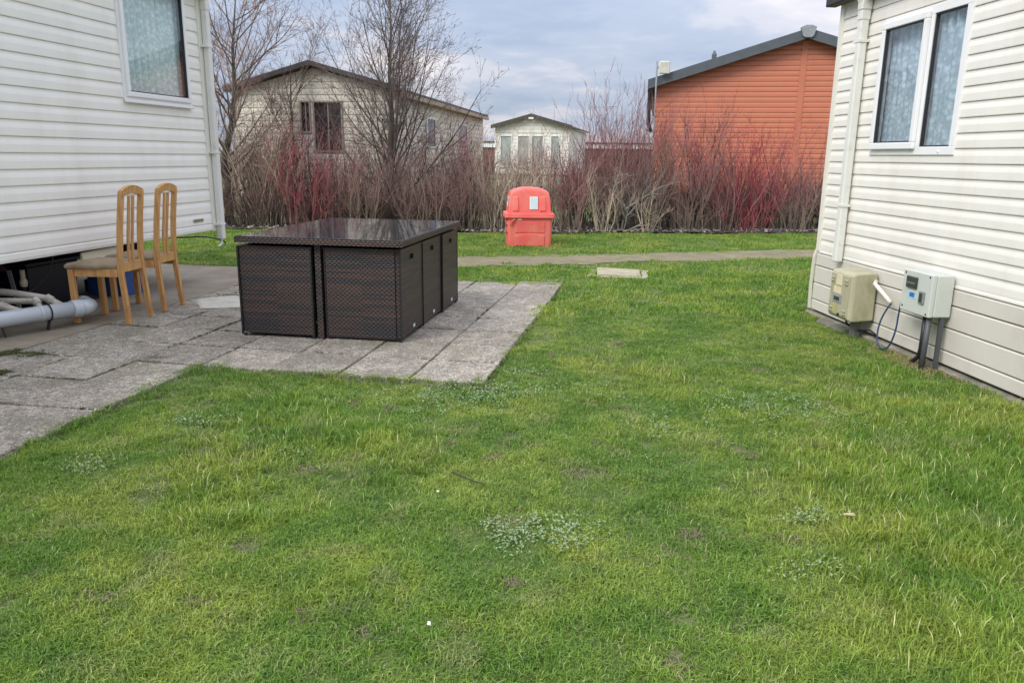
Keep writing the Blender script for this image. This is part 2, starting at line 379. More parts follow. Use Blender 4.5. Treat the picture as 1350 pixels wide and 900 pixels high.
for k in range(5):
    h = PITCH / 2 - 0.006; q = lambda: rnd.uniform(-0.005, 0.002)
    mb = MB(); t = [(-h + q(), -h + q()), (h + q(), -h + q()), (h + q(), h + q()), (-h + q(), h + q())]
    r = 0.006
    ins = [(x - math.copysign(r, x), y - math.copysign(r, y)) for x, y in t]
    mb.loft([[(x, y, -0.045) for x, y in t], [(x, y, -0.007) for x, y in t], [(x, y, 0.0) for x, y in ins]])
    slab_mesh.append(mb.mesh('paving_slab', m_slab))
slab_cells = []
for i in range(-11, 8):
    a = -0.07 + (i + 0.5) * PITCH
    for j in range(-6, 1):
        b = (j + 0.5) * PITCH
        if i < 0 and j > -4: continue
        slab_cells.append((a, b, i, j))
for a, b, i, j in slab_cells:
    o = link('paving_slab', slab_mesh[rnd.randrange(5)], patio, loc=(b, a, rnd.uniform(-0.004, 0.004)),
             rot=(rnd.uniform(-0.010, 0.010), rnd.uniform(-0.010, 0.010), rnd.choice([0, 1, 2, 3]) * math.pi / 2 + rnd.uniform(-0.008, 0.008)))
# the broken row along the far edge
for b, w in ((0.245, 0.5),):
    o = part(MB().bevbox((-0.245, -0.09, -0.04), (0.245, 0.09, 0.0), 0.006), 'paving_slab', m_slab, patio, loc=(b - 0.005, 3.97, -0.004), rot=(0.01, 0, 0.05))
mb = MB(); mb.box((-2.96, -0.06, -0.06), (0.47, 4.0, -0.013)); mb.box((-2.96, -5.4, -0.06), (-1.5, -0.06, -0.013))
part(mb, 'joint_bed', m_joint, patio)
m_conc = mat('stained concrete pad', (0.27, 0.235, 0.18), 0.9, 0.18, 3, bump=0.25, bscale=90, dirt=(0.20, 0.145, 0.085), dscale=1.6, dpos=(0.46, 0.62), dfac=0.75, spots=(0.4, 0.38, 0.33), sscale=60)
pad = part(MB().box((-7.2, -5.5, -0.06), (-2.97, 4.25, -0.004)), 'concrete_pad', m_conc, loc=(-0.646, 4.83, 0), rot=(0, 0, -AZ))
tag(pad, 'smooth brown stained concrete pad under the left caravan', 'concrete pad', kind='structure')
# cement patch behind the table
pp = part(MB().loft([[(-0.22, -0.3, 0), (0.2, -0.33, 0), (0.28, 0.1, 0), (0.05, 0.32, 0), (-0.3, 0.2, 0)], [(-0.2, -0.28, 0.008), (0.18, -0.3, 0.008), (0.25, 0.1, 0.008), (0.04, 0.3, 0.008), (-0.27, 0.18, 0.008)]]),
          'cement_patch', mat('pale cement', (0.52, 0.5, 0.42), 0.9, 0.15, 12, dirt=(0.25, 0.24, 0.18), dscale=6, dpos=(0.5, 0.7)), loc=(-2.75, 7.3, 0.002), rot=(0, 0, 0.3))
tag(pp, 'pale cement patch on the patio beside the table', 'cement patch')

# ---------------------------------------------------------------- caravans
def siding_profile(e):
    return [(-0.008, 0.0), (0.0100, 0.0), (0.0112, 0.06 * e), (0.0108, 0.50 * e), (0.0078, 0.66 * e), (0.0040, 0.80 * e), (0.0030, 0.965 * e), (-0.003, 0.97 * e), (-0.003, 0.995 * e), (-0.008, 0.995 * e)]
def clipz(prof, lo, hi):
    def cut(p, lim, keep):
        out = []
        for i in range(len(p)):
            a, b = p[i], p[(i + 1) % len(p)]; ia, ib = keep(a[1]), keep(b[1])
            if ia: out.append(a)
            if ia != ib:
                t = (lim - a[1]) / (b[1] - a[1]); out.append((a[0] + (b[0] - a[0]) * t, lim))
        return out
    p = cut(prof, lo, lambda z: z >= lo - 1e-9)
    return cut(p, hi, lambda z: z <= hi + 1e-9) if p else p
def clad(root, y0, y1, z0, z1, e, m, holes=(), name='siding_board', x=0.0, gable=None, trims=()):
    """boards along local y on a wall facing +x; holes = (ya, yb, za, zb); gable = (ymid, zeave, slope) clips the ends"""
    k = 0; z = z0
    while z < z1 - 0.01:
        prof = [(px + x, pz + z) for px, pz in siding_profile(e)]
        top = min(z + e, z1)
        segs = [(y0, y1, z, top)]
        for (ya, yb, za, zb) in holes:
            new = []
            for (s0, s1, lo, hi) in segs:
                if hi <= za or lo >= zb or s1 <= ya or s0 >= yb: new.append((s0, s1, lo, hi)); continue
                if s0 < ya: new.append((s0, ya, lo, hi))
                if s1 > yb: new.append((yb, s1, lo, hi))
                if lo < za - 0.004: new.append((max(s0, ya), min(s1, yb), lo, za))
                if hi > zb + 0.004: new.append((max(s0, ya), min(s1, yb), zb, hi))
            segs = new
        for (s0, s1, lo, hi) in segs:
            if gable:
                ym, ze, sl = gable; half = (y1 - y0) / 2
                if hi > ze:
                    hw = half - (hi - 0.02 - ze) / sl
                    if hw < 0.05: continue
                    s0, s1 = max(s0, ym - hw), min(s1, ym + hw)
                    if s1 - s0 < 0.03: continue
            p = clipz(prof, lo, hi)
            if len(p) < 3: continue
            mb = MB(); mb.extrude_y(p, s0, s1); part(mb, name, m, root)
        z += e; k += 1

m_sidL = mat('cream siding with a green cast', (0.85, 0.83, 0.765), 0.5, 0.03, 2.0, dirt=(0.56, 0.55, 0.44), dscale=1.5, dpos=(0.5, 0.72), dfac=0.22, detail=6, stretch=(1, 2.2, 0.55))
m_sidR = mat('warm white siding', (0.79, 0.765, 0.70), 0.45, 0.035, 2.0, dirt=(0.60, 0.56, 0.45), dscale=1.5, dpos=(0.5, 0.72), dfac=0.35, detail=6, stretch=(1, 2.2, 0.55))
m_upvc = mat('white window plastic', (0.82, 0.82, 0.82), 0.3, 0.02, 3, dirt=(0.55, 0.53, 0.48), dscale=5, dpos=(0.58, 0.8), dfac=0.5)
m_trim = mat('cream corner trim', (0.73, 0.715, 0.63), 0.4, 0.04, 3, dirt=(0.5, 0.47, 0.36), dscale=4, dpos=(0.55, 0.8), dfac=0.5)
m_pipe = mat('white downpipe plastic', (0.72, 0.72, 0.67), 0.4, 0.04, 4, dirt=(0.4, 0.38, 0.28), dscale=6, dpos=(0.56, 0.75), dfac=0.6)
m_skirt = mat('greige skirting board', (0.62, 0.59, 0.52), 0.5, 0.04, 2, dirt=(0.42, 0.39, 0.31), dscale=1.7, dpos=(0.5, 0.72), dfac=0.4)
m_dark = mat('dark gap', (0.02, 0.02, 0.02), 0.8, 0.2, 4)
m_black = mat('black plastic', (0.018, 0.018, 0.02), 0.4, 0.2, 10)
m_seal = mat('black window gasket', (0.02, 0.022, 0.025), 0.5, 0.1, 10)
m_roof = mat('dark grey roof', (0.09, 0.10, 0.105), 0.5, 0.15, 6)
m_glass = mat_glass('window glass', boost=1.4, wob=0.0008)
m_glassR = mat_glass('rippled window glass', tint=(0.95, 0.98, 1.0), boost=1.9, wob=0.0035, wscale=9)
m_rust = mat('rusted steel', (0.075, 0.04, 0.03), 0.8, 0.4, 14, bump=0.3)
m_steel = mat('galvanised steel', (0.42, 0.43, 0.44), 0.45, 0.15, 20, metal=0.7)
m_inner = mat('dim room lining', (0.35, 0.33, 0.3), 0.9, 0.1, 2)

m_blocker = mat('brown light blocking panel', (0.10, 0.08, 0.06), 0.8, 0.2, 5)
def shell(root, ylo, yhi, w, z0, zt, hole, m, eave=None):
    """the box behind the siding: wall sheet with the window opening, floor, far walls, ceiling"""
    ya, yb, za, zb = hole; t = 0.03
    mb = MB()
    mb.box((-t, ylo, z0), (-0.009, ya, zt)); mb.box((-t, yb, z0), (-0.009, yhi, zt))
    mb.box((-t, ya, z0), (-0.009, yb, za)); mb.box((-t, ya, zb), (-0.009, yb, zt))
    mb.box((-w, ylo, z0), (-w + t, yhi, zt)); mb.box((-w + t, ylo, z0), (-t, ylo + t, zt)); mb.box((-w + t, yhi - t, z0), (-t, yhi, zt))
    part(mb, 'wall_panel', m, root)
    part(MB().box((-w + 0.031, ylo + 0.031, z0 + 0.002), (-0.031, yhi - 0.031, z0 + 0.03)), 'floor_panel', m_dark, root)
    r = MB(); e = 0.09; h = 0.62
    ring = lambda y: [(e, y, zt), (-w / 2, y, zt + h), (-w - e, y, zt), (-w - e, y, zt - 0.035), (-w / 2, y, zt + h - 0.06), (e, y, zt - 0.035)]
    r.loft([ring(ylo - 0.1), ring(yhi + 0.1)])
    part(r, 'roof', m_roof, root)
    c = MB(); c.box((-w + t, ylo + t, zt - 0.03), (-t, yhi - t, zt - 0.005)); part(c, 'ceiling_panel', m_inner, root)

def curtain(name, root_loc, rz, x, y0, y1, z0, z1, folds, amp, m, label):
    n = int((y1 - y0) / 0.012); rs = np.random.RandomState(folds)
    yy = np.linspace(y0, y1, n); ph = np.cumsum(rs.uniform(0.4, 1.6, n)); ph = ph / ph[-1] * folds * 2 * math.pi
    ra = 0.6 + 0.8 * vnoise(yy * 3, yy * 0 + folds, 1.0)
    rows = []
    for k, z in enumerate(np.linspace(z0, z1, 8)):
        rows.append([(x + amp * ra[i] * (1.6 * abs(math.sin(0.5 * ph[i] + 0.12 * math.sin(z * 3 + ph[i]))) ** 0.55 - 1), yy[i], z) for i in range(n)])
    mb = MB(); mb.loft(rows, caps=False, closed=False)
    o = part(mb, name, m, smooth=True, loc=root_loc, rot=(0, 0, rz)); return tag(o, label, 'curtain')

# ---- left caravan: its long side runs away to the right; local +x faces the lawn, +y away from the camera
LZ = -math.radians(10.65)
LLOC = (-3.368, 8.73, 0)
left = thing('static_caravan', LLOC, LZ, 'cream static caravan on the left with wooden chairs against its open underside', 'caravan')
LH = (-1.30, -0.33, 1.91, 2.93)
clad(left, -12.0, -0.05, 0.63, 3.08, 0.125, m_sidL, [LH])
part(MB().extrude_y([(-0.008, 0.553), (0.010, 0.553), (0.0155, 0.575), (0.0145, 0.615), (-0.004, 0.628), (-0.008, 0.628)], -12.0, -0.05), 'siding_board', m_sidL, left)
shell(left, -12.0, 0.0, 3.7, 0.56, 3.08, LH, m_sidL)
mb = MB(); mb.box((-0.03, -0.07, 0.545), (0.026, 0.012, 3.08)); mb.box((-0.09, 0.0, 0.545), (-0.03, 0.012, 3.08)); part(mb, 'corner_trim', m_trim, left, bevel=0.004)
part(MB().bar([(0.07, -12, 3.03), (0.07, 0.1, 3.03)], 0.07, 0.09, (0, 0, 1)), 'gutter', m_pipe, left)
# window: outer frame, sash, pane
def frame_box(mb, ya, yb, za, zb, w, x0, x1):
    mb.box((x0, ya, za), (x1, yb, za + w)); mb.box((x0, ya, zb - w), (x1, yb, zb)); mb.box((x0, ya, za + w), (x1, ya + w, zb - w)); mb.box((x0, yb - w, za + w), (x1, yb, zb - w))
mb = MB(); frame_box(mb, -1.345, -0.285, 1.868, 2.97, 0.05, -0.03, 0.024)
win = part(mb, 'window', m_upvc, left, bevel=0.004)
mb = MB(); frame_box(mb, -1.318, -0.312, 1.895, 2.945, 0.046, -0.03, 0.046); part(mb, 'sash', m_upvc, win, bevel=0.006)
mb = MB(); frame_box(mb, -1.274, -0.356, 1.939, 2.901, 0.012, -0.02, 0.036); part(mb, 'gasket', m_seal, win)
part(MB().box((0.018, -1.265, 1.948), (0.022, -0.365, 2.892)), 'pane', m_glass, win)
part(MB().bevbox((0.024, -1.36, 1.84), (0.05, -0.28, 1.867), 0.004), 'sill', m_upvc, win)
curtain('net_curtain', LLOC, LZ, -0.068, -1.42, -0.16, 1.85, 3.02, 13, 0.04, mat_curtain('patterned net', (0.80, 0.86, 0.84), (0.55, 0.63, 0.62)), 'pale patterned net curtain behind the left caravan window')
# small maker's plate near the corner, dents
part(MB().bevbox((0.0155, -0.42, 0.665), (0.019, -0.24, 0.697), 0.001), 'plate', mat('tarnished plate', (0.22, 0.22, 0.13), 0.5), left)
def downpipe(root, x, y, ztop, zbot, brackets, m, shoe=True, w=0.068, swan=True):
    mb = MB(); mb.bevbox((x, y - w / 2, zbot), (x + w, y + w / 2, ztop), 0.008)
    dp = part(mb, 'downpipe', m, root)
    mb2 = MB(); mb2.bevbox((x - 0.004, y - w / 2 - 0.005, ztop - 0.14), (x + w + 0.005, y + w / 2 + 0.005, ztop - 0.06), 0.006); part(mb2, 'pipe_joint', m, dp)
    for z in brackets:
        b = MB(); b.box((x - 0.012, y - w / 2 - 0.035, z - 0.011), (x + w + 0.004, y + w / 2 + 0.008, z + 0.011)); part(b, 'bracket', m, dp)
    return dp
dp = downpipe(left, 0.03, 0.02, 3.0, 0.45, (1.4, 0.62, 2.5), m_pipe)
mb = MB(); mb.tube([(0.06, 0.02, 0.46), (0.06, 0.02, 0.41), (0.055, 0.0, 0.385), (0.05, -0.05, 0.375)], 0.012, 8); part(mb, 'waste_spout', m_pipe, dp)
# chassis and running gear seen beneath
for yx in (-0.75, -2.9):
    part(MB().box((yx - 0.03, -11.7, 0.36), (yx + 0.03, -0.3, 0.508)), 'chassis_beam', m_rust, left)
for yy in (-9, -6.6, -4.6, -3.36, -1.2):
    part(MB().box((-3.5, yy, 0.40), (-0.12, yy + 0.05, 0.505)), 'cross_member', m_rust, left)
for yy in (-7.9, -4.1, -1.0):
    for yx in (-0.75, -2.9):
        mb = MB(); mb.bevbox((yx - 0.1, yy - 0.1, -0.01), (yx + 0.1, yy + 0.1, 0.12), 0.01); mb.tube([(yx, yy, 0.1), (yx, yy, 0.37)], 0.03, 8); mb.tube([(yx - 0.0, yy, 0.25), (yx, yy, 0.29)], 0.05, 6)
        part(mb, 'jack_stand', m_rust, left)
for yx in (-0.45, -3.2):
    w_ = part(MB().loft([[(yx + dx, -5.2 + rr * math.cos(t), 0.29 + rr * math.sin(t)) for t in [k * math.pi / 12 for k in range(24)]] for dx, rr in ((-0.09, 0.24), (-0.07, 0.29), (0.07, 0.29), (0.09, 0.24), (0.085, 0.16), (0.04, 0.15))]), 'wheel', m_black, left, smooth=True)
part(MB().box((-3.69, -11.9, 0.0), (-3.665, -2.6, 0.545)), 'light_block_panel', m_blocker, left)  # added panel: keeps daylight from the open far side out from underneath
us = part(MB().box((-3.6, -11.8, -0.003), (-0.42, -1.3, 0.004)), 'shade_sheet', mat('painted underfloor shade', (0.085, 0.07, 0.055), 1.0, 0.4, 8, bump=0.5), loc=LLOC, rot=(0, 0, LZ)); tag(us, 'dark sheet painted as the shade under the left caravan', 'shade sheet', kind='structure')  # dark sheet over the pad, its colour standing in for underfloor shade
# ---- waste pipes under the left caravan
m_soilp = mat('grey soil pipe', (0.50, 0.54, 0.57), 0.3, 0.05, 4, dirt=(0.33, 0.3, 0.24), dscale=6, dpos=(0.55, 0.75), dfac=0.5)
m_wpipe = mat('dirty white waste pipe', (0.45, 0.42, 0.36), 0.5, 0.12, 8, dirt=(0.22, 0.19, 0.14), dscale=7, dpos=(0.48, 0.66), dfac=0.7)
pA = Vector((-4.66, 4.62, 0.14)); pB = Vector((-3.56, 6.25, 0.14)); dr = (pB - pA).normalized()
drain = thing('drain_pipe', (0, 0, 0), 0, 'fat grey drain pipe with thin waste pipes lying under the left caravan', 'pipe')
part(MB().tube([pA, pB], 0.062, 20), 'main_pipe', m_soilp, drain, smooth=True)
part(MB().tube([pB - dr * 0.09, pB - dr * 0.02], 0.071, 20), 'collar', m_soilp, drain, smooth=False)
part(MB().tube([pB - dr * 0.34, pB - dr * 0.33], 0.066, 20), 'collar', m_soilp, drain)
side = Vector((-dr.y, dr.x, 0))
part(MB().tube([pB - dr * 0.02, pB + dr * 0.03, pB + dr * 0.07 + side * 0.03, pB + dr * 0.08 + side * 0.1, pB + dr * 0.07 + side * 0.22], [0.066, 0.066, 0.064, 0.062, 0.062], 20), 'elbow', m_soilp, drain, smooth=True)
part(MB().tube([pB + dr * 0.08 + side * 0.12, pB + dr * 0.078 + side * 0.16], 0.071, 20), 'collar', m_soilp, drain)
def ring_strap(c, r, name, m):
    o = Vector((0, 0, 1)); pts = [c + (side * math.cos(t) + o * math.sin(t)) * r for t in [2 * math.pi * k / 20 for k in range(21)]]
    part(MB().tube(pts, 0.006, 6), name, m, drain)
ring_strap(pB - dr * 0.27, 0.066, 'strap', m_black)
part(MB().tube([pB - dr * 0.62 + Vector((0, 0, -0.055)), pB - dr * 0.61 + Vector((0.01, 0, -0.14))], 0.006, 6), 'strap', m_black, drain)
part(MB().tube([pB - dr * 0.27 + Vector((0, 0, -0.06)), pB - dr * 0.27 + Vector((-0.02, 0, -0.14))], 0.012, 6), 'support_peg', m_black, drain)
def wp(pts, r=0.027):
    part(MB().tube(pts, r, 12), 'waste_pipe', m_wpipe, drain, smooth=True)
    for q in (1, len(pts) - 2):
        a, b = Vector(pts[q]), Vector(pts[q + 1]); d = (b - a).normalized(); part(MB().tube([a - d * 0.02, a + d * 0.035], r * 1.25, 12), 'collar', m_wpipe, drain)
top = Vector((0, 0, 0.055))
j = pB - dr * 0.16 + top
wp([j + side * 1.1 - dr * 0.75 + Vector((0, 0, 0.22)), j + side * 0.62 - dr * 0.47 + Vector((0, 0, 0.13)), j + side * 0.3 - dr * 0.22 + Vector((0, 0, 0.085)), j + side * 0.08 - dr * 0.06 + Vector((0, 0, 0.04)), j + Vector((0, 0, -0.02))], 0.028)
j = pB - dr * 0.32 + top
wp([j + side * 1.1 - dr * 1.0 + Vector((0, 0, 0.14)), j + side * 0.6 - dr * 0.62 + Vector((0, 0, 0.10)), j + side * 0.3 - dr * 0.25 + Vector((0, 0, 0.05)), j + side * 0.07 + Vector((0, 0, 0.035)), j + Vector((0, 0, -0.02))], 0.025)
j = pB - dr * 0.47 + top
wp([j + side * 0.7 - dr * 0.95 + Vector((0, 0, 0.10)), j + side * 0.4 - dr * 0.55 + Vector((0, 0, 0.09)), j + side * 0.17 - dr * 0.26 + Vector((0, 0, 0.03)), j + side * 0.1 - dr * 0.08 + Vector((0, 0, 0.025)), j + Vector((0, 0, -0.02))], 0.028)
wp([(-5.4, 6.2, 0.27), (-5.0, 6.35, 0.25), (-4.6, 6.45, 0.23), (-4.3, 6.5, 0.2)], 0.024)
# brass tap valve and hanging things
val = thing('water_valve', (-4.13, 6.42, 0.25), 0, 'small cream stop valve hanging under the left caravan', 'valve')
m_val = mat('cream valve plastic', (0.55, 0.5, 0.34), 0.5)
part(MB().tube([(0, 0, 0.17), (0, 0, 0.09)], 0.02, 10), 'inlet', m_val, val); part(MB().tube([(0, 0, 0.09), (0, 0, 0.06), (0, 0, 0.03)], [0.026, 0.032, 0.026], 10), 'body', m_val, val); part(MB().tube([(0, 0, 0.03), (0, 0, -0.12)], 0.015, 8), 'hose', m_black, val)
leg = part(MB().bar([(-4.23, 6.4, 0.42), (-4.13, 6.34, 0.0)], 0.035, 0.012, (1, 0, 0)), 'steel_strut', m_steel); tag(leg, 'slanting grey steel strut behind the thin waste pipes', 'strut')
cab = part(MB().tube([(-3.93, 6.55, 0.52), (-3.95, 6.5, 0.4), (-4.02, 6.42, 0.28), (-4.13, 6.3, 0.2), (-4.25, 6.1, 0.17)], 0.006, 6), 'cable', m_black); tag(cab, 'thin black cable drooping under the left caravan', 'cable')
cab = part(MB().tube(smooth_pts([(-3.75, 8.0, 0.55), (-3.62, 8.35, 0.50), (-3.45, 8.6, 0.485), (-3.32, 8.78, 0.43), (-3.30, 8.84, 0.385)]), 0.008, 6), 'cable', m_black); tag(cab, 'black cable slung under the far corner of the left caravan', 'cable')
# blue crate, dark storage box, added dark backdrop box, board
m_blue = mat('blue crate plastic', (0.02, 0.075, 0.26), 0.5, 0.2, 10)
crate = thing('blue_crate', (-4.02, 7.72, 0.0), LZ, 'blue plastic crate stored under the left caravan behind the chairs', 'crate')
mb = MB(); w_, d_, h_ = 0.40, 0.32, 0.27
for (a, b) in (((-w_ / 2, -d_ / 2), (w_ / 2, -d_ / 2 + 0.012)), ((-w_ / 2, d_ / 2 - 0.012), (w_ / 2, d_ / 2)), ((-w_ / 2, -d_ / 2 + 0.012), (-w_ / 2 + 0.012, d_ / 2 - 0.012)), ((w_ / 2 - 0.012, -d_ / 2 + 0.012), (w_ / 2, d_ / 2 - 0.012))):
    mb.box((a[0], a[1], 0), (b[0], b[1], h_))
part(mb, 'side_wall', m_blue, crate); part(MB().box((-w_ / 2 + 0.012, -d_ / 2 + 0.012, 0), (w_ / 2 - 0.012, d_ / 2 - 0.012, 0.01)), 'base', m_blue, crate)
mb = MB(); frame_box(mb, -w_ / 2 - 0.01, w_ / 2 + 0.01, h_ - 0.02, h_ + 0.015, 0.0, 0, 0)
part(MB().box((-w_ / 2 - 0.012, -d_ / 2 - 0.012, h_ - 0.025), (w_ / 2 + 0.012, -d_ / 2, h_)).box((-w_ / 2 - 0.012, d_ / 2, h_ - 0.025), (w_ / 2 + 0.012, d_ / 2 + 0.012, h_)).box((w_ / 2, -d_ / 2, h_ - 0.025), (w_ / 2 + 0.012, d_ / 2, h_)), 'rim', m_blue, crate)
m_tub = mat('dark navy storage plastic', (0.012, 0.016, 0.035), 0.4, 0.2, 6)
tub = thing('backdrop_box', (-4.50, 7.08, -0.004), LZ, 'dark navy storage box under the left caravan behind the drain pipes', 'storage box')
part(MB().loft([[(-0.26, -0.3, 0), (0.26, -0.3, 0), (0.26, 0.26, 0), (-0.26, 0.26, 0)], [(-0.3, -0.33, 0.4), (0.3, -0.33, 0.4), (0.3, 0.29, 0.4), (-0.3, 0.29, 0.4)]]), 'body', m_tub, tub, bevel=0.01)
part(MB().bevbox((-0.32, -0.35, 0.402), (0.32, 0.31, 0.44), 0.01), 'lid', m_tub, tub)
backdrop_tub = thing('backdrop_box', (-5.25, 6.75, -0.004), LZ, 'added black backdrop box deep under the left caravan left of the navy one', 'storage box')  # added box: darkens the bright ground showing behind the navy one
part(MB().loft([[(-0.36, -0.4, 0), (0.36, -0.4, 0), (0.36, 0.4, 0), (-0.36, 0.4, 0)], [(-0.4, -0.44, 0.4), (0.4, -0.44, 0.4), (0.4, 0.44, 0.4), (-0.4, 0.44, 0.4)]]), 'body', m_black, backdrop_tub, bevel=0.01)
part(MB().bevbox((-0.42, -0.46, 0.402), (0.42, 0.46, 0.45), 0.01), 'lid', m_black, backdrop_tub)
pl = part(MB().bevbox((-0.012, -0.26, -0.04), (0.012, 0.26, 0.045), 0.003), 'loose_board', mat('cream painted board', (0.80, 0.75, 0.55), 0.6, 0.08, 5), loc=(-3.74, 6.98, 0.492), rot=(0.02, 0, LZ))
tag(pl, 'short cream board tucked under the left caravan above the chair seat', 'board')

# ---- right caravan: local +x faces the lawn, local +y runs towards the camera
RZ = math.radians(180 + 4.66)
RLOC = (2.884, 7.27, 0)
right = thing('static_caravan', RLOC, RZ, 'white static caravan on the right with greige skirting and two meter boxes', 'caravan')
RH = (0.78, 1.78, 1.50, 2.42)
SK = 0.57
clad(right, 0.05, 10.0, SK + 0.012, 2.78, 0.1008, m_sidR, [RH])
shell(right, 0.0, 10.0, 3.7, SK, 2.80, RH, m_sidR)
part(MB().extrude_y([(-0.01, SK - 0.012), (0.015, SK - 0.016), (0.016, SK - 0.006), (0.012, SK + 0.011), (-0.01, SK + 0.011)], 0.0, 10.0), 'drip_trim', m_sidR, right)
zz = [SK - 0.02, 0.432, 0.272, 0.112, 0.012]
for a, b in zip(zz[:-1], zz[1:]):
    hgt = a - b
    prof = [(-0.01, b + 0.004), (0.012, b + 0.004), (0.016, b + 0.010), (0.016, a - 0.012), (0.009, a - 0.004), (-0.01, a - 0.004)]
    part(MB().extrude_y(prof, 0.0, 10.0), 'skirting_board', m_skirt, right)
    # return round the end wall
    o = part(MB().extrude_y(prof, 0.0, 3.7), 'skirting_board', m_skirt, right, loc=(-3.7, 0.0, 0), rot=(0, 0, -math.pi / 2))
part(MB().box((-0.035, 0.0, 0.0), (-0.012, 10, SK - 0.02)), 'skirting_backing', m_dark, right)
mb = MB(); mb.box((-0.03, -0.012, SK), (0.024, 0.055, 2.78)); part(mb, 'corner_trim', m_trim, right, bevel=0.004)
mb = MB(); mb.bar([(0.012, 0.0, SK + 0.02), (0.03, -0.01, SK - 0.06), (0.034, -0.018, 0.25), (0.03, -0.01, 0.02)], 0.02, 0.035, (1, 0, 0)); part(mb, 'skirt_corner', m_skirt, right, bevel=0.003)
part(MB().bar([(0.075, -0.1, 2.755), (0.075, 10.1, 2.755)], 0.075, 0.10, (0, 0, 1)), 'gutter', m_black, right, bevel=0.01)
# window
mb = MB(); frame_box(mb, 0.735, 1.825, 1.445, 2.48, 0.058, -0.03, 0.022); mb.box((-0.03, 1.335, 1.503), (0.022, 1.41, 2.422))
win = part(mb, 'window', m_upvc, right, bevel=0.003)
mb = MB(); frame_box(mb, 0.765, 1.375, 1.488, 2.448, 0.05, 0.0225, 0.05); part(mb, 'sash', m_upvc, win, bevel=0.006)
mb = MB(); frame_box(mb, 0.814, 1.326, 1.537, 2.40, 0.011, 0.01, 0.04); frame_box(mb, 1.409, 1.768, 1.502, 2.423, 0.011, -0.02, 0.012); part(mb, 'gasket', m_seal, win)
part(MB().box((0.024, 0.823, 1.546), (0.028, 1.317, 2.39)), 'pane', m_glassR, win)
part(MB().box((-0.004, 1.418, 1.511), (0.0, 1.76, 2.415)), 'pane', m_glassR, win)
for y_ in (0.86, 1.66): part(MB().tube([(0.02, y_, 1.468), (0.028, y_, 1.468)], 0.008, 8), 'drain_cap', m_upvc, win)
curtain('net_curtain', RLOC, RZ, -0.06, 0.66, 1.9, 1.42, 2.5, 14, 0.03, mat_curtain('blue grey net', (0.62, 0.70, 0.74), (0.40, 0.48, 0.52)), 'blue grey net curtain inside the right caravan double window')
o = part(MB().box((-0.07, 0.42, 1.42), (-0.05, 0.66, 2.5)), 'curtain', mat('grey striped curtain', (0.25, 0.25, 0.24), 0.9, 0.5, 4, stretch=(1, 30, 1)), loc=RLOC, rot=(0, 0, RZ))
tag(o, 'narrow grey striped drawn curtain at the far side of the right caravan window', 'curtain')
dp = downpipe(right, 0.028, 0.485, 2.66, 0.53, (1.02, 2.36), m_pipe)
mb = MB(); mb.bar([(0.062, 0.485, 2.6), (0.062, 0.485, 2.66), (0.075, 0.47, 2.72)], 0.085, 0.085, (0, 1, 0)); part(mb, 'hopper', m_pipe, dp, bevel=0.006)
# concrete strip under the skirting
st = part(MB().bevbox((-3.7, -0.05, -0.08), (0.055, 10, -0.006), 0.01), 'concrete_base', mat('mossy concrete base', (0.27, 0.25, 0.20), 0.95, 0.25, 7, bump=0.6, dirt=(0.10, 0.10, 0.06), dscale=4, dpos=(0.45, 0.62)), loc=RLOC, rot=(0, 0, RZ))
tag(st, 'rough concrete base strip under the right caravan skirting', 'concrete base', kind='structure')

# ---- meter boxes on the right wall (local frame of the right caravan)
def rlocal(x, y, z=0.0): return tuple(Matrix.Translation(RLOC) @ Matrix.Rotation(RZ, 4, 'Z') @ Vector((x, y, z)))
m_grp = mat('weathered beige fibreglass', (0.42, 0.40, 0.27), 0.6, 0.1, 5, dirt=(0.26, 0.25, 0.12), dscale=6, dpos=(0.45, 0.62), dfac=0.6, stretch=(1, 1, 0.5))
m_label = mat('faded paper label', (0.68, 0.60, 0.40), 0.7, 0.08, 20)
m_ggrey = mat('pale grey enclosure', (0.55, 0.575, 0.53), 0.45, 0.03, 3, dirt=(0.4, 0.45, 0.3), dscale=5, dpos=(0.55, 0.75), dfac=0.45)
m_smoke = mat('smoked plastic cover', (0.045, 0.055, 0.05), 0.25, 0.2, 30)
gb = thing('meter_box', rlocal(0, 0.78, 0), RZ, 'algae stained beige meter box with faded labels on the right caravan skirting', 'meter box')
mb = MB(); mb.loft([[(0.035, 0.015, 0.13), (0.035, 0.345, 0.13), (0.035, 0.345, 0.52), (0.035, 0.015, 0.52)],
                    [(0.23, 0.0, 0.118), (0.23, 0.36, 0.118), (0.23, 0.36, 0.515), (0.23, 0.0, 0.515)], [(0.255, 0.02, 0.14), (0.255, 0.34, 0.14), (0.255, 0.34, 0.495), (0.255, 0.02, 0.495)]])
part(mb, 'body', m_grp, gb, bevel=0.012)
part(MB().bevbox((0.2535, 0.03, 0.15), (0.262, 0.33, 0.488), 0.003), 'door', m_grp, gb)
for z_ in (0.45, 0.425, 0.2, 0.175):
    for y_ in (0.045, 0.265): part(MB().bevbox((0.262, y_, z_ - 0.009), (0.272, y_ + 0.05, z_ + 0.009), 0.003), 'hinge', m_grp, gb)
part(MB().box((0.262, 0.12, 0.40), (0.2645, 0.215, 0.483)), 'label_plate', m_label, gb)
part(MB().box((0.262, 0.09, 0.33), (0.2645, 0.145, 0.385)), 'label_plate', m_label, gb); part(MB().box((0.262, 0.153, 0.33), (0.2645, 0.215, 0.385)), 'label_plate', m_label, gb)
vf = part(MB().box((0.262, 0.09, 0.255), (0.268, 0.235, 0.322)), 'viewing_window', mat('grey meter window', (0.3, 0.3, 0.31), 0.3), gb)
part(MB().box((0.268, 0.115, 0.27), (0.2695, 0.205, 0.302)), 'meter_dial', m_smoke, vf)
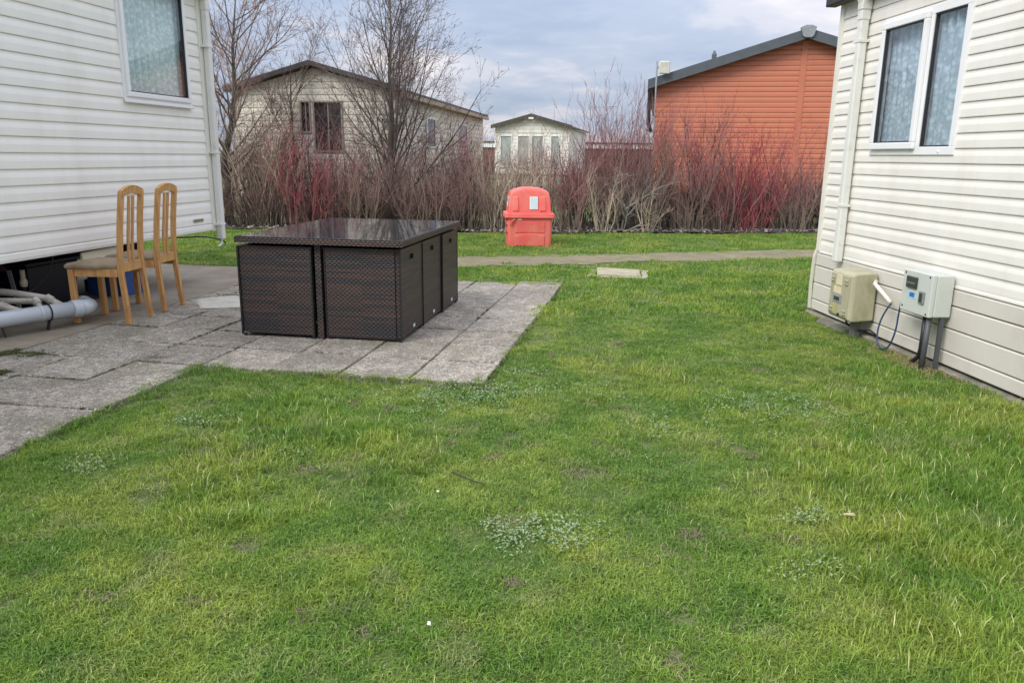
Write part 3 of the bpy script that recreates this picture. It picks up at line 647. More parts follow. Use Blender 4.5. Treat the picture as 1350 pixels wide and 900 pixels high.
part(MB().box((0.262, 0.1, 0.165), (0.2645, 0.16, 0.235)), 'label_plate', mat('yellowed label', (0.45, 0.42, 0.18), 0.7), gb)
part(MB().tube([(0.262, 0.21, 0.16), (0.275, 0.21, 0.16)], 0.012, 10), 'lock', m_black, gb)
part(MB().bevbox((0.07, 0.16, -0.05), (0.13, 0.24, 0.125), 0.005), 'support_post', mat('grey post', (0.17, 0.165, 0.15), 0.8), gb)
part(MB().tube([(0.15, 0.14, 0.125), (0.15, 0.145, 0.07), (0.12, 0.15, 0.05)], 0.01, 8), 'cable', m_black, gb)
part(MB().tube([(0.1, 0.25, 0.03), (0.04, 0.33, 0.05), (0.03, 0.4, 0.03)], 0.007, 8), 'cable', m_black, gb)
fb = part(MB().bevbox((-0.06, -0.25, -0.09), (0.06, 0.25, -0.006), 0.02), 'footing_block', mat('mossy concrete block', (0.16, 0.155, 0.12), 0.95, 0.3, 9, bump=0.8), loc=rlocal(0.085, 0.62), rot=(0, 0, RZ)); tag(fb, 'dark mossy concrete footing below the beige meter box', 'footing')
eb = thing('isolator_box', rlocal(0, 1.72, 0), RZ, 'pale grey electrical box with smoked windows and blue sticker on the right caravan', 'electrical box')
part(MB().bevbox((0.03, 0.0, 0.352), (0.155, 0.345, 0.645), 0.007), 'body', m_ggrey, eb)
part(MB().bevbox((0.1565, 0.0, 0.350), (0.192, 0.345, 0.648), 0.006), 'lid', m_ggrey, eb)
cv = part(MB().bevbox((0.193, 0.062, 0.525), (0.207, 0.185, 0.608), 0.004), 'breaker_window', m_smoke, eb)
part(MB().box((0.2072, 0.075, 0.555), (0.209, 0.17, 0.568)), 'breaker_strip', mat('grey breaker strip', (0.16, 0.17, 0.17), 0.5), cv)
sw = part(MB().bevbox((0.193, 0.19 + 0.035, 0.435), (0.206, 0.19 + 0.095, 0.522), 0.004), 'socket_cover', mat('mid grey cover', (0.22, 0.24, 0.23), 0.4), eb)
part(MB().box((0.2062, 0.238, 0.447), (0.208, 0.272, 0.508)), 'socket_window', m_smoke, sw)
part(MB().box((0.1922, 0.085, 0.452), (0.194, 0.185, 0.50)), 'sticker', mat('pale blue sticker', (0.45, 0.62, 0.75), 0.5), eb)
part(MB().box((0.1942, 0.103, 0.462), (0.1952, 0.163, 0.494)), 'sticker', mat('blue sticker print', (0.03, 0.17, 0.42), 0.5, 0.5, 60), eb)
for y_, z_ in ((0.03, 0.385), (0.315, 0.37), (0.03, 0.625), (0.315, 0.628)): part(MB().tube([(0.191, y_, z_), (0.195, y_, z_)], 0.007, 8), 'screw', m_black, eb)
part(MB().bevbox((0.07, -0.028, 0.575), (0.105, 0.0, 0.61), 0.004), 'plug', mat('blue plug', (0.1, 0.3, 0.5), 0.5), eb)
m_cond = mat('black conduit', (0.015, 0.015, 0.018), 0.45, 0.2, 9); m_cond2 = mat('dark grey conduit', (0.075, 0.08, 0.085), 0.5, 0.15, 9)
part(MB().tube([(0.13, 0.225, 0.352), (0.13, 0.222, 0.1), (0.125, 0.20, 0.04), (0.13, 0.13, -0.02), (0.14, 0.10, -0.05)], 0.016, 10), 'conduit', m_cond, eb, smooth=True)
part(MB().tube([(0.10, 0.20, 0.352), (0.10, 0.20, -0.05)], 0.016, 10), 'conduit', m_cond, eb, smooth=True)
part(MB().tube([(0.15, 0.30, 0.352), (0.152, 0.29, -0.06)], 0.019, 10), 'conduit', m_cond2, eb, smooth=True)
part(MB().box((0.06, 0.315, -0.05), (0.09, 0.335, 0.352)), 'mounting_post', m_cond2, eb)
wpz = part(MB().tube([(0.06, 1.145, 0.46), (0.10, 1.2, 0.448), (0.105, 1.46, 0.345)], 0.017, 10), 'conduit_pipe', mat('white conduit', (0.70, 0.68, 0.60), 0.4), loc=RLOC, rot=(0, 0, RZ), smooth=True); tag(wpz, 'short slanting white conduit pipe between the two meter boxes', 'pipe')
pts = []
for k in range(33):
    t = k / 32; ang = math.pi * (1 + t * 1.0)
    pts.append(None)
loop = [(0.105, 1.47, 0.34), (0.12, 1.45, 0.30), (0.13, 1.41, 0.22), (0.135, 1.385, 0.13), (0.14, 1.395, 0.05), (0.14, 1.43, 0.0), (0.14, 1.49, -0.012), (0.14, 1.555, 0.02), (0.14, 1.60, 0.09), (0.135, 1.62, 0.18), (0.13, 1.62, 0.28), (0.12, 1.625, 0.40), (0.10, 1.655, 0.51), (0.09, 1.69, 0.58)]
cb = part(MB().tube(smooth_pts(loop), 0.0065, 8), 'hanging_cable', mat('blue cable', (0.03, 0.055, 0.15), 0.4, 0.2, 9), loc=RLOC, rot=(0, 0, RZ), smooth=True); tag(cb, 'blue cable hanging in a loop between the two meter boxes', 'cable')

# ---------------------------------------------------------------- rattan table set
m_wick = mat_wicker()
m_frame = mat('black powder-coated steel', (0.014, 0.014, 0.015), 0.45, 0.2, 20)
def mat_tableglass():
    m = bpy.data.materials.new('wet dark table glass'); m.use_nodes = True; t = m.node_tree; b = t.nodes['Principled BSDF']; n = t.nodes.new; l = t.links.new
    tc = n('ShaderNodeTexCoord'); mp = n('ShaderNodeMapping'); l(tc.outputs['Object'], mp.inputs[0]); mp.inputs['Scale'].default_value = (90, 40, 1)
    q = n('ShaderNodeTexNoise'); l(mp.outputs[0], q.inputs['Vector']); q.inputs['Scale'].default_value = 1.0; q.inputs['Detail'].default_value = 4; q.inputs['Distortion'].default_value = 0.6
    r = n('ShaderNodeMapRange'); l(q.outputs[0], r.inputs[0]); r.inputs[1].default_value = 0.45; r.inputs[2].default_value = 0.68; r.inputs[3].default_value = 0.015; r.inputs[4].default_value = 0.10
    l(r.outputs[0], b.inputs['Roughness'])
    mx = n('ShaderNodeMix'); mx.data_type = 'RGBA'; r2 = n('ShaderNodeMapRange'); l(q.outputs[0], r2.inputs[0]); r2.inputs[1].default_value = 0.42; r2.inputs[2].default_value = 0.62
    l(r2.outputs[0], mx.inputs[0]); mx.inputs[6].default_value = (0.02, 0.022, 0.026, 1); mx.inputs[7].default_value = (0.06, 0.064, 0.068, 1); l(mx.outputs[2], b.inputs['Base Color'])
    bp = n('ShaderNodeBump'); l(q.outputs[0], bp.inputs['Height']); bp.inputs['Strength'].default_value = 0.25; bp.inputs['Distance'].default_value = 0.00012; l(bp.outputs[0], b.inputs['Normal'])
    b.inputs['IOR'].default_value = 1.7
    return m
SA = -math.radians(9.3)
SLOC = Vector((-0.842, 5.723, 0))
def sworld(x, y, z=0.0): return tuple(Matrix.Translation(SLOC) @ Matrix.Rotation(SA, 4, 'Z') @ Vector((x, y, z)))
def cube_chair(x, y, rz, label):
    """rattan cube armchair; local: back panel at x=0 facing +x, seat towards -x, y from 0 to w"""
    w, dpt, H = 0.575, 0.605, 0.712
    c = thing('rattan_cube_chair', sworld(x, y), SA + rz, label, 'chair', 'brown rattan cube armchairs tucked under the table')
    mb = MB(); t = 0.045; hz = H - 0.10
    # back panel with a hand slot
    y0, y1, s0, s1 = 0.012, w - 0.012, w / 2 - 0.045, w / 2 + 0.045; za, zb = H - 0.105, H - 0.055
    mb.box((-t, y0, 0.03), (0, y1, za)); mb.box((-t, y0, zb), (0, y1, H - 0.012)); mb.box((-t, y0, za), (0, s0, zb)); mb.box((-t, s1, za), (0, y1, zb))
    bk = part(mb, 'backrest', m_wick, c)
    mb = MB(); frame_box(mb, s0, s1, za, zb, 0.006, -t - 0.001, 0.003); part(mb, 'slot_rim', m_frame, bk)
    for yy in (0.0, w - 0.04):
        part(MB().box((-dpt + 0.012, yy + 0.002, 0.03), (-t - 0.002, yy + 0.038, H - 0.012)), 'side_panel', m_wick, c)
    mb = MB(); mb.box((-t + 0.001, 0.002, H - 0.0125), (0.002, w - 0.002, H)); part(mb, 'top_rail', m_wick, c)
    for yy in (0.0, w - 0.04): part(MB().box((-dpt, yy + 0.0, H - 0.0125), (-t - 0.001, yy + 0.04, H - 0.001)), 'top_rail', m_wick, c)
    for yy in (0.0, w - 0.012): part(MB().box((-0.011, yy, 0.012), (0.0025, yy + 0.012, H - 0.013)), 'corner_post', m_frame, c)
    for yy in (-0.001, w - 0.039): part(MB().box((-dpt, yy, 0.012), (-dpt + 0.0115, yy + 0.04, H - 0.013)), 'corner_post', m_frame, c)
    part(MB().box((-dpt + 0.05, 0.045, 0.30), (-t - 0.005, w - 0.045, 0.36)), 'seat', m_wick, c)
    part(MB().box((-dpt + 0.012, 0.004, 0.018), (-t, 0.03, 0.029)), 'bottom_rail', m_frame, c)
    for xx in (-0.02, -dpt + 0.02):
        for yy in (0.02, w - 0.02): part(MB().tube([(xx, yy, 0.0), (xx, yy, 0.02)], 0.014, 8), 'foot', m_frame, c)
    part(MB().box((0.0015, w * 0.5 + 0.01, 0.06), (0.004, w * 0.5 + 0.06, 0.085)), 'maker_tag', mat('white tag', (0.7, 0.7, 0.7), 0.5), c)
    return c
cube_chair(0.0, 0.0, 0, 'dark brown rattan cube chair nearest the camera on the right side of the table')
cube_chair(0.004, 0.590, 0, 'dark brown rattan cube chair in the middle of the right side of the table')
cube_chair(0.018, 1.183, 0, 'dark brown rattan cube chair farthest from the camera on the right side of the table')
cube_chair(-1.300, 0.552, math.pi, 'dark brown rattan cube chair at the near left corner of the table')
tb = thing('rattan_table', tuple(SLOC), SA, 'large dark rattan dining table with a wet rain streaked glass top', 'table')
TX0, TX1, TY0, TY1, TZ = -1.292, 0.036, -0.068, 1.79, 0.784
mb = MB(); b_ = 0.045
mb.box((TX0, TY0, 0.738), (TX1, TY0 + b_, TZ - 0.004)); mb.box((TX0, TY1 - b_, 0.738), (TX1, TY1, TZ - 0.004)); mb.box((TX0, TY0 + b_, 0.738), (TX0 + b_, TY1 - b_, TZ - 0.004)); mb.box((TX1 - b_, TY0 + b_, 0.738), (TX1, TY1 - b_, TZ - 0.004))
part(mb, 'table_apron', m_wick, tb)
part(MB().box((TX0 + b_, TY0 + b_, 0.742), (TX1 - b_, TY1 - b_, 0.772)), 'table_panel', m_wick, tb)
part(MB().bevbox((TX0 + 0.008, TY0 + 0.008, TZ - 0.0035), (TX1 - 0.008, TY1 - 0.008, TZ + 0.003), 0.002), 'glass_top', mat_tableglass(), tb)
for y_ in (0.012, 1.70):
    part(MB().box((-0.675, y_ - 0.015, 0.0), (-0.628, y_ + 0.04, 0.737)), 'leg', m_wick, tb)
part(MB().box((-0.66, 0.08, 0.60), (-0.63, 1.69, 0.70)), 'stretcher', m_frame, tb)

# ---------------------------------------------------------------- wooden chairs
def mat_wood():
    m = bpy.data.materials.new('honey varnished beech'); m.use_nodes = True; t = m.node_tree; b = t.nodes['Principled BSDF']; n = t.nodes.new; l = t.links.new
    tc = n('ShaderNodeTexCoord'); mp = n('ShaderNodeMapping'); l(tc.outputs['Object'], mp.inputs[0]); mp.inputs['Scale'].default_value = (40, 40, 3)
    q = n('ShaderNodeTexNoise'); l(mp.outputs[0], q.inputs['Vector']); q.inputs['Scale'].default_value = 1.2; q.inputs['Detail'].default_value = 5
    rp = n('ShaderNodeValToRGB'); l(q.outputs[0], rp.inputs[0]); rp.color_ramp.elements[0].position = 0.3; rp.color_ramp.elements[0].color = (0.45, 0.22, 0.075, 1); rp.color_ramp.elements[1].position = 0.7; rp.color_ramp.elements[1].color = (0.68, 0.385, 0.15, 1)
    q2 = n('ShaderNodeTexNoise'); l(tc.outputs['Object'], q2.inputs['Vector']); q2.inputs['Scale'].default_value = 7; q2.inputs['Detail'].default_value = 6
    r = n('ShaderNodeMapRange'); l(q2.outputs[0], r.inputs[0]); r.inputs[1].default_value = 0.55; r.inputs[2].default_value = 0.75; r.inputs[4].default_value = 0.55
    mx = n('ShaderNodeMix'); mx.data_type = 'RGBA'; l(r.outputs[0], mx.inputs[0]); l(rp.outputs[0], mx.inputs[6]); mx.inputs[7].default_value = (0.22, 0.12, 0.06, 1)
    l(mx.outputs[2], b.inputs['Base Color']); b.inputs['Roughness'].default_value = 0.42
    return m
m_wood = mat_wood()
m_seat = mat('faded beige seat fabric', (0.30, 0.235, 0.15), 0.9, 0.18, 7, bump=0.3, bscale=200, dirt=(0.16, 0.11, 0.07), dscale=5, dpos=(0.45, 0.65), dfac=0.7)
def wood_chair(loc, rz, label):
    """local: seat front at -x, back at x=0; y across"""
    c = thing('wooden_chair', loc, rz, label, 'chair', 'high backed wooden dining chairs beside the left caravan')
    hw = 0.158; H = 1.115; fw_ = 0.185
    post = lambda y: [(0.03, y, 0.0), (0.012, y * 0.98, 0.22), (-0.005, y * 0.95, 0.45), (0.002, y * 0.93, 0.60), (0.026, y * 0.89, 0.85), (0.06, y * 0.87, H - 0.03)]
    for s in (-1, 1):
        part(MB().bar(smooth_pts(post(s * hw), 3), 0.034, 0.042, (0, 1, 0)), 'back_post', m_wood, c, bevel=0.004)
        part(MB().bar([(-0.415, s * fw_, 0.0), (-0.42, s * fw_, 0.455)], 0.042, 0.045, (0, 1, 0)), 'front_leg', m_wood, c, bevel=0.004)
        part(MB().bar([(-0.395, s * (fw_ - 0.005), 0.425), (-0.03, s * (hw - 0.004), 0.425)], 0.022, 0.066, (0, 1, 0)), 'side_rail', m_wood, c, bevel=0.002)
    part(MB().bar([(-0.42, -fw_ + 0.022, 0.425), (-0.42, fw_ - 0.022, 0.425)], 0.022, 0.06, (1, 0, 0)), 'front_rail', m_wood, c)
    part(MB().bar([(-0.004, -hw + 0.024, 0.468), (-0.004, hw - 0.024, 0.468)], 0.024, 0.075, (1, 0, 0)), 'back_rail', m_wood, c)
    # arched crest rail
    n = 10; rings = []
    for k in range(n + 1):
        y = (-1 + 2 * k / n) * (hw * 0.85 + 0.017); a = 1 - (2 * k / n - 1) ** 2
        zt = H - 0.022 + 0.04 * a; zb = H - 0.085 + 0.035 * a; xx = 0.060
        rings.append([(xx - 0.019, y, zb), (xx + 0.016 - 0.008, y, zb), (xx + 0.02, y, zt), (xx - 0.015, y, zt)])
    part(MB().loft(rings), 'crest_rail', m_wood, c, bevel=0.003)
    for y in (-0.028, 0.028):
        part(MB().bar(smooth_pts([(0.0, y, 0.50), (0.008, y, 0.68), (0.03, y, 0.86), (0.053, y, H - 0.07)], 3), 0.026, 0.014, (0, 1, 0)), 'back_slat', m_wood, c)
    # padded seat
    rings = []
    for z, k in ((0.458, 0.0), (0.462, 0.012), (0.485, 0.014), (0.502, -0.004), (0.51, -0.05)):
        rings.append([(-0.445 - k, -fw_ - 0.02 - k, z), (-0.44 - k, 0, z), (-0.445 - k, fw_ + 0.02 + k, z), (-0.2, fw_ + 0.01 + k, z), (-0.022 + min(k, 0.0), hw - 0.022 + k, z), (-0.022 + min(k, 0.0), -hw + 0.022 - k, z), (-0.2, -fw_ - 0.01 - k, z)])
    part(MB().loft(rings), 'seat', m_seat, c, smooth=False, bevel=0.004)
    return c
wood_chair((-3.205, 6.43, 0.0), math.radians(-6), 'honey coloured wooden dining chair nearer the camera, next to the grey drain pipe')
wood_chair((-3.155, 6.975, 0.0), math.radians(-5), 'honey coloured wooden dining chair farther from the camera, behind the first one')

# ---------------------------------------------------------------- red grit bin
def mat_bin():
    m = mat('sun faded red plastic', (0.78, 0.125, 0.11), 0.5, 0.06, 2.5, dirt=(0.72, 0.26, 0.17), dscale=2.6, dpos=(0.44, 0.68), dfac=0.8)
    return m
m_bin = mat_bin()
gb_ = thing('grit_bin', (0.243, 12.86, -0.03), math.radians(4), 'bright red plastic grit bin with domed lid on the far lawn', 'bin')
def rrect(hx, hy, z, r, x=0, n=4, cx=0, cy=0):
    out = []
    for sx, sy, a0 in ((1, 1, 0), (-1, 1, 90), (-1, -1, 180), (1, -1, 270)):
        for k in range(n + 1):
            t = math.radians(a0 + 90 * k / n); out.append((cx + sx * (hx - r) + r * math.cos(t), cy + sy * (hy - r) + r * math.sin(t), z))
    return out
mb = MB(); mb.loft([rrect(0.355, 0.30, 0.0, 0.05), rrect(0.372, 0.315, 0.45, 0.05), rrect(0.372, 0.315, 0.475, 0.05)]); body = part(mb, 'body', m_bin, gb_, smooth=False)
# raised arched panel on the body front, and the left corner pocket
n = 14; ring_o = []; 
arch = [(-0.24, 0.02)] + [(-0.24 + 0.48 * k / n, 0.175 + 0.035 * math.sin(math.pi * k / n)) for k in range(n + 1)] + [(0.24, 0.02)]
yf = lambda z: -0.30 - 0.015 * z / 0.45
mb = MB(); mb.loft([[(x, yf(z) + 0.004, z) for x, z in arch], [(x * 0.975, yf(z) - 0.016, z * 0.97) for x, z in arch]]); part(mb, 'raised_panel', m_bin, body)
mb = MB(); mb.loft([[(x, yf(z) + 0.004, z) for x, z in ((-0.235, 0.215), (0.25, 0.215), (0.25, 0.41), (-0.235, 0.41))], [(x, yf(z) - 0.008, z) for x, z in ((-0.225, 0.235), (0.24, 0.235), (0.24, 0.40), (-0.2, 0.40))]]); part(mb, 'raised_panel', m_bin, body)
mb = MB(); mb.loft([rrect(0.405, 0.345, 0.462, 0.05), rrect(0.41, 0.35, 0.468, 0.05), rrect(0.402, 0.342, 0.53, 0.05), rrect(0.362, 0.302, 0.54, 0.06)], caps=True)
lid = part(mb, 'lid', m_bin, gb_, bevel=0.006)
rings = []
for y_, k, dz in ((-0.30, 0.955, -0.05), (-0.288, 0.985, -0.018), (-0.25, 1.0, 0.0), (0.0, 1.0, 0.008), (0.25, 1.0, 0.0), (0.288, 0.985, -0.018), (0.30, 0.955, -0.05)):
    pr = [(-0.352, 0.535), (-0.345, 0.66), (-0.333, 0.78)] + [(-0.322 * math.cos(math.pi * t / 12), 0.815 + 0.125 * math.sin(math.pi * t / 12) ** 0.8) for t in range(0, 13)] + [(0.333, 0.78), (0.345, 0.66), (0.352, 0.535)]
    rings.append([(x_ * k, y_ * (1 - 0.17 * (z_ - 0.54) / 0.40), z_ + dz * max(0.0, (z_ - 0.54) / 0.40)) for x_, z_ in pr])
part(MB().loft(rings), 'lid_dome', m_bin, lid, smooth=False, bevel=0.012)
for x0, x1 in ((-0.34, -0.19), (0.19, 0.34)):
    pass
for x0, x1 in ((-0.285, -0.175), (0.15, 0.265)):
    mb = MB(); mb.loft([[(x0, -0.296, 0.57), (x1, -0.296, 0.57), (x1 - 0.01, -0.262, 0.80), (x0 + 0.01, -0.262, 0.80)], [(x0 + 0.012, -0.312, 0.58), (x1 - 0.012, -0.312, 0.58), (x1 - 0.02, -0.276, 0.79), (x0 + 0.02, -0.276, 0.79)]]); part(mb, 'lid_rib', m_bin, lid)
m_wl = mat('white notice', (0.78, 0.82, 0.82), 0.5, 0.05, 40); 
mb = MB(); mb.add([(-0.005, -0.305, 0.60), (0.125, -0.305, 0.60), (0.125, -0.28, 0.80), (-0.005, -0.28, 0.80), (-0.005, -0.298, 0.60), (0.125, -0.298, 0.60), (0.125, -0.273, 0.80), (-0.005, -0.273, 0.80)], [(0, 1, 2, 3), (7, 6, 5, 4), (0, 4, 5, 1), (1, 5, 6, 2), (2, 6, 7, 3), (3, 7, 4, 0)])
nl = part(mb, 'notice', m_wl, lid)
mb = MB(); mb.add([(0.008, -0.3062, 0.615), (0.112, -0.3062, 0.615), (0.112, -0.2830, 0.79), (0.008, -0.2830, 0.79)], [(0, 1, 2, 3)]); part(mb, 'notice_print', mat('pale blue notice print', (0.55, 0.68, 0.70), 0.5, 0.12, 50), nl)
# sticker on the left face with a green roundel
mb = MB(); mb.add([(-0.3585, -0.20, 0.64), (-0.3585, -0.05, 0.64), (-0.3435, -0.05, 0.79), (-0.3435, -0.20, 0.79), (-0.352, -0.20, 0.64), (-0.352, -0.05, 0.64), (-0.337, -0.05, 0.79), (-0.337, -0.20, 0.79)], [(0, 1, 2, 3), (7, 6, 5, 4), (0, 4, 5, 1), (1, 5, 6, 2), (2, 6, 7, 3), (3, 7, 4, 0)])
s2 = part(mb, 'sticker', m_wl, lid)
mb = MB(); mb.loft([[(-0.3490 - 0.0011 + (k_ := 0) - 0.0, -0.125 + 0.045 * math.cos(t), 0.745 + 0.035 * math.sin(t)) for t in [2 * math.pi * k / 14 for k in range(14)]], [(-0.3535, -0.125 + 0.045 * math.cos(t), 0.745 + 0.035 * math.sin(t)) for t in [2 * math.pi * k / 14 for k in range(14)]]]); part(mb, 'roundel', mat('green roundel', (0.02, 0.28, 0.18), 0.5), s2)
part(MB().box((-0.20, -0.3245, 0.425), (-0.13, -0.3185, 0.455)), 'small_label', mat('cream small label', (0.7, 0.55, 0.4), 0.5), body)
part(MB().bar(smooth_pts([(-0.31, -0.322, 0.35), (-0.295, -0.335, 0.41), (-0.25, -0.335, 0.45)], 3), 0.03, 0.025, (0, 1, 0)), 'latch_arm', m_bin, body)
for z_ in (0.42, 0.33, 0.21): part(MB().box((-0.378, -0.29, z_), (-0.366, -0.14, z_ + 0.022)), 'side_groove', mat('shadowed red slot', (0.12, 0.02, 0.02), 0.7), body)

# ---------------------------------------------------------------- drain cover in the lawn
dc = thing('drain_cover', (1.33, 9.62, -0.03), math.radians(-8), 'pale concrete drain cover with a loose lid sunk in the lawn', 'drain cover')
m_dc = mat('pale crumbled concrete', (0.40, 0.36, 0.25), 0.95, 0.2, 10, bump=0.6, dirt=(0.16, 0.15, 0.11), dscale=5, dpos=(0.5, 0.68))
mb = MB(); rr_ = random.Random(8); ins_ = [(-0.28, -0.24), (0.28, -0.24), (0.28, 0.24), (-0.28, 0.24)]
def edge_ring(k, z, jit):
    out = []
    for i in range(4):
        (ax, ay), (bx, by) = ins_[i], ins_[(i + 1) % 4]
        for t in range(6):
            f_ = t / 6; out.append(((ax + (bx - ax) * f_) * k + rr_.uniform(-jit, jit), (ay + (by - ay) * f_) * k + rr_.uniform(-jit, jit), z + rr_.uniform(-jit, jit) * 0.25))
    return out
mb.loft([edge_ring(1.32, -0.02, 0.03), edge_ring(1.27, 0.014, 0.03), edge_ring(1.03, 0.016, 0.006), edge_ring(1.0, -0.02, 0.0)], caps=False); part(mb, 'surround', m_dc, dc)
part(MB().box((-0.279, -0.239, -0.02), (0.279, 0.239, 0.0)), 'shaft', m_dark, dc)
part(MB().bevbox((-0.27, -0.23, 0.0), (0.27, 0.23, 0.03), 0.008), 'lid', m_dc, dc, loc=(-0.0, 0.0, 0.008), rot=(0.035, 0.03, 0.05))

# ---------------------------------------------------------------- lodges beyond the hedge
def lodge(name, corner, width, length, z0, ze, za, label, m_wall, m_bd, e, facia_w=0.13, windows=(), sidewin=(), mr=None, boards=True, rz=-AZ, eave=0.25, overh=0.25, side_clad=True):
    """front gable faces -y; 'corner' is the front left ground corner; local x to the right, y away"""
    r = thing(name, (corner[0], corner[1], -0.03), rz, label, 'building')
    mid = width / 2; sl = (za - ze) / mid; t = 0.03
    # wall core
    prof = [(t, z0), (width - t, z0), (width - t, ze), (mid, za - t * sl), (t, ze)]
    mb = MB(); mb.loft([[(x, t, z) for x, z in prof], [(x, length, z) for x, z in prof]])
    part(mb, 'wall', m_wall, r)
    holes = [(w[0], w[1], w[2], w[3]) for w in windows]
    # cladding on the gable: build along local y of a child frame turned to face -y
    if boards:
        fr = [];
        z = z0
        while z < za - 0.05:
            top = min(z + e, za)
            segs = [(0.0, width, z, top)]
            for (ya, yb, zlo, zhi) in holes:
                new = []
                for s in segs:
                    if s[3] <= zlo or s[2] >= zhi or s[1] <= ya or s[0] >= yb: new.append(s); continue
                    new += [(s[0], ya, s[2], s[3]), (yb, s[1], s[2], s[3])]
                segs = new
            for (s0, s1, lo, hi) in segs:
                def lim(zv):
                    if zv <= ze: return 0.0, width
                    d = (zv - ze) / sl; return d, width - d
                a0, b0 = lim(lo); a1, b1 = lim(hi)
                p0, p1 = max(s0, a0), min(s1, b0); q0, q1 = max(s0, a1), min(s1, b1)
                if p1 - p0 < 0.03: continue
                if q1 < q0: q0 = q1 = (q0 + q1) / 2
                mb = MB(); yb_ = t - 0.002
                pr = [(-0.006, lo, p0, p1), (-0.006, lo + 0.55 * (hi - lo), None, None), (0.004, lo + 0.92 * (hi - lo), None, None), (0.012, hi - 0.002, q0, q1)]
                rows = []
                for yy, zz_, u, v in pr:
                    f_ = (zz_ - lo) / (hi - lo); u = p0 + (q0 - p0) * f_; v = p1 + (q1 - p1) * f_
                    rows.append([(u, yy, zz_), (v, yy, zz_), (v, yb_, zz_), (u, yb_, zz_)])
                mb.loft(rows); part(mb, 'cladding_board', m_bd, r)
            z += e
    # roof slabs with bargeboards
    mr = mr or m_roof
    for s in (-1, 1):
        xe = mid + s * (mid + eave); zee = za - sl * (mid + eave)
        mb = MB(); mb.loft([[(mid, y, za + 0.10), (xe, y, zee + 0.10), (xe, y, zee + 0.02), (mid, y, za + 0.02)] for y in (-overh, length + overh)]); part(mb, 'roof', mr, r)
        mb = MB(); mb.loft([[(mid, y, za + 0.125), (xe, y, zee + 0.125), (xe, y, zee + 0.125 - facia_w), (mid, y, za + 0.125 - facia_w)] for y in (-overh - 0.03, -overh - 0.003)]); part(mb, 'bargeboard', mr, r)
    return r
m_or = mat('orange brown cladding', (0.54, 0.18, 0.095), 0.5, 0.05, 1.5, dirt=(0.40, 0.12, 0.065), dscale=1.5, dpos=(0.5, 0.7), dfac=0.5)
m_cream = mat('cream lodge cladding', (0.74, 0.70, 0.58), 0.6, 0.03, 0.6)
m_slate = mat('slate grey trim', (0.085, 0.10, 0.11), 0.5, 0.12, 5)
m_brownt = mat('dark brown trim', (0.065, 0.055, 0.05), 0.5, 0.12, 5)
orange = lodge('orange_lodge', (3.593, 20.5), 7.0, 12.0, 0.6, 3.28, 4.36, 'large orange brown clad lodge with slate grey roof edge behind the hedge', m_or, m_or, 0.123, 0.23, mr=m_slate, eave=0.22)
part(MB().box((3.43, -0.018, 0.6), (3.57, -0.0065, 4.25)), 'cover_strip', m_or, orange)
mb = MB(); mb.loft([[(3.5 + x * 0.7, y, z) for x, z in ((-0.18, 4.31), (-0.25, 4.50), (-0.10, 4.545), (0.10, 4.545), (0.25, 4.50), (0.18, 4.31), (0.1, 4.27), (-0.1, 4.27))] for y in (-0.34, -0.14)]); part(mb, 'ridge_cap', mat('pale grey ridge cap', (0.26, 0.29, 0.30), 0.5, 0.3, 20), orange)
part(MB().box((0.05, 0.1, 0.0), (6.95, 11.9, 0.598)), 'underfloor', m_dark, orange)
mb = MB(); mb.bar([(-0.16, -0.22, 3.12), (-0.16, 12, 3.12)], 0.11, 0.12, (0, 0, 1)); part(mb, 'gutter', m_black, orange)
mb = MB(); mb.tube([(-0.17, 0.15, 3.05), (-0.17, 0.15, 2.3), (-0.10, 0.15, 2.12), (-0.06, 0.15, 2.1)], 0.05, 8); mb.box((-0.2, 0.0, 2.45), (-0.12, 0.28, 2.85)); part(mb, 'downpipe', m_black, orange)
part(MB().loft([rrect(0.06, 0.06, 3.95, 0.03, cx=1.42, cy=1.0), rrect(0.06, 0.06, 4.06, 0.03, cx=1.42, cy=1.0), rrect(0.02, 0.02, 4.16, 0.015, cx=1.42, cy=1.0)]), 'roof_vent', m_slate, orange)
ae = thing('flat_aerial', (3.52, 20.1, 0), 0, 'square white aerial on a thin pole beside the orange lodge', 'aerial')
part(MB().tube([(0, 0, 0.0), (-0.02, 0, 3.72)], 0.02, 8), 'pole', m_steel, ae); part(MB().bevbox((0.03, -0.06, 3.42), (0.30, -0.02, 3.72), 0.02), 'dish', mat('cream aerial', (0.62, 0.6, 0.5), 0.5), ae); part(MB().box((-0.02, -0.03, 3.55), (0.05, 0.0, 3.6)), 'bracket', m_steel, ae)

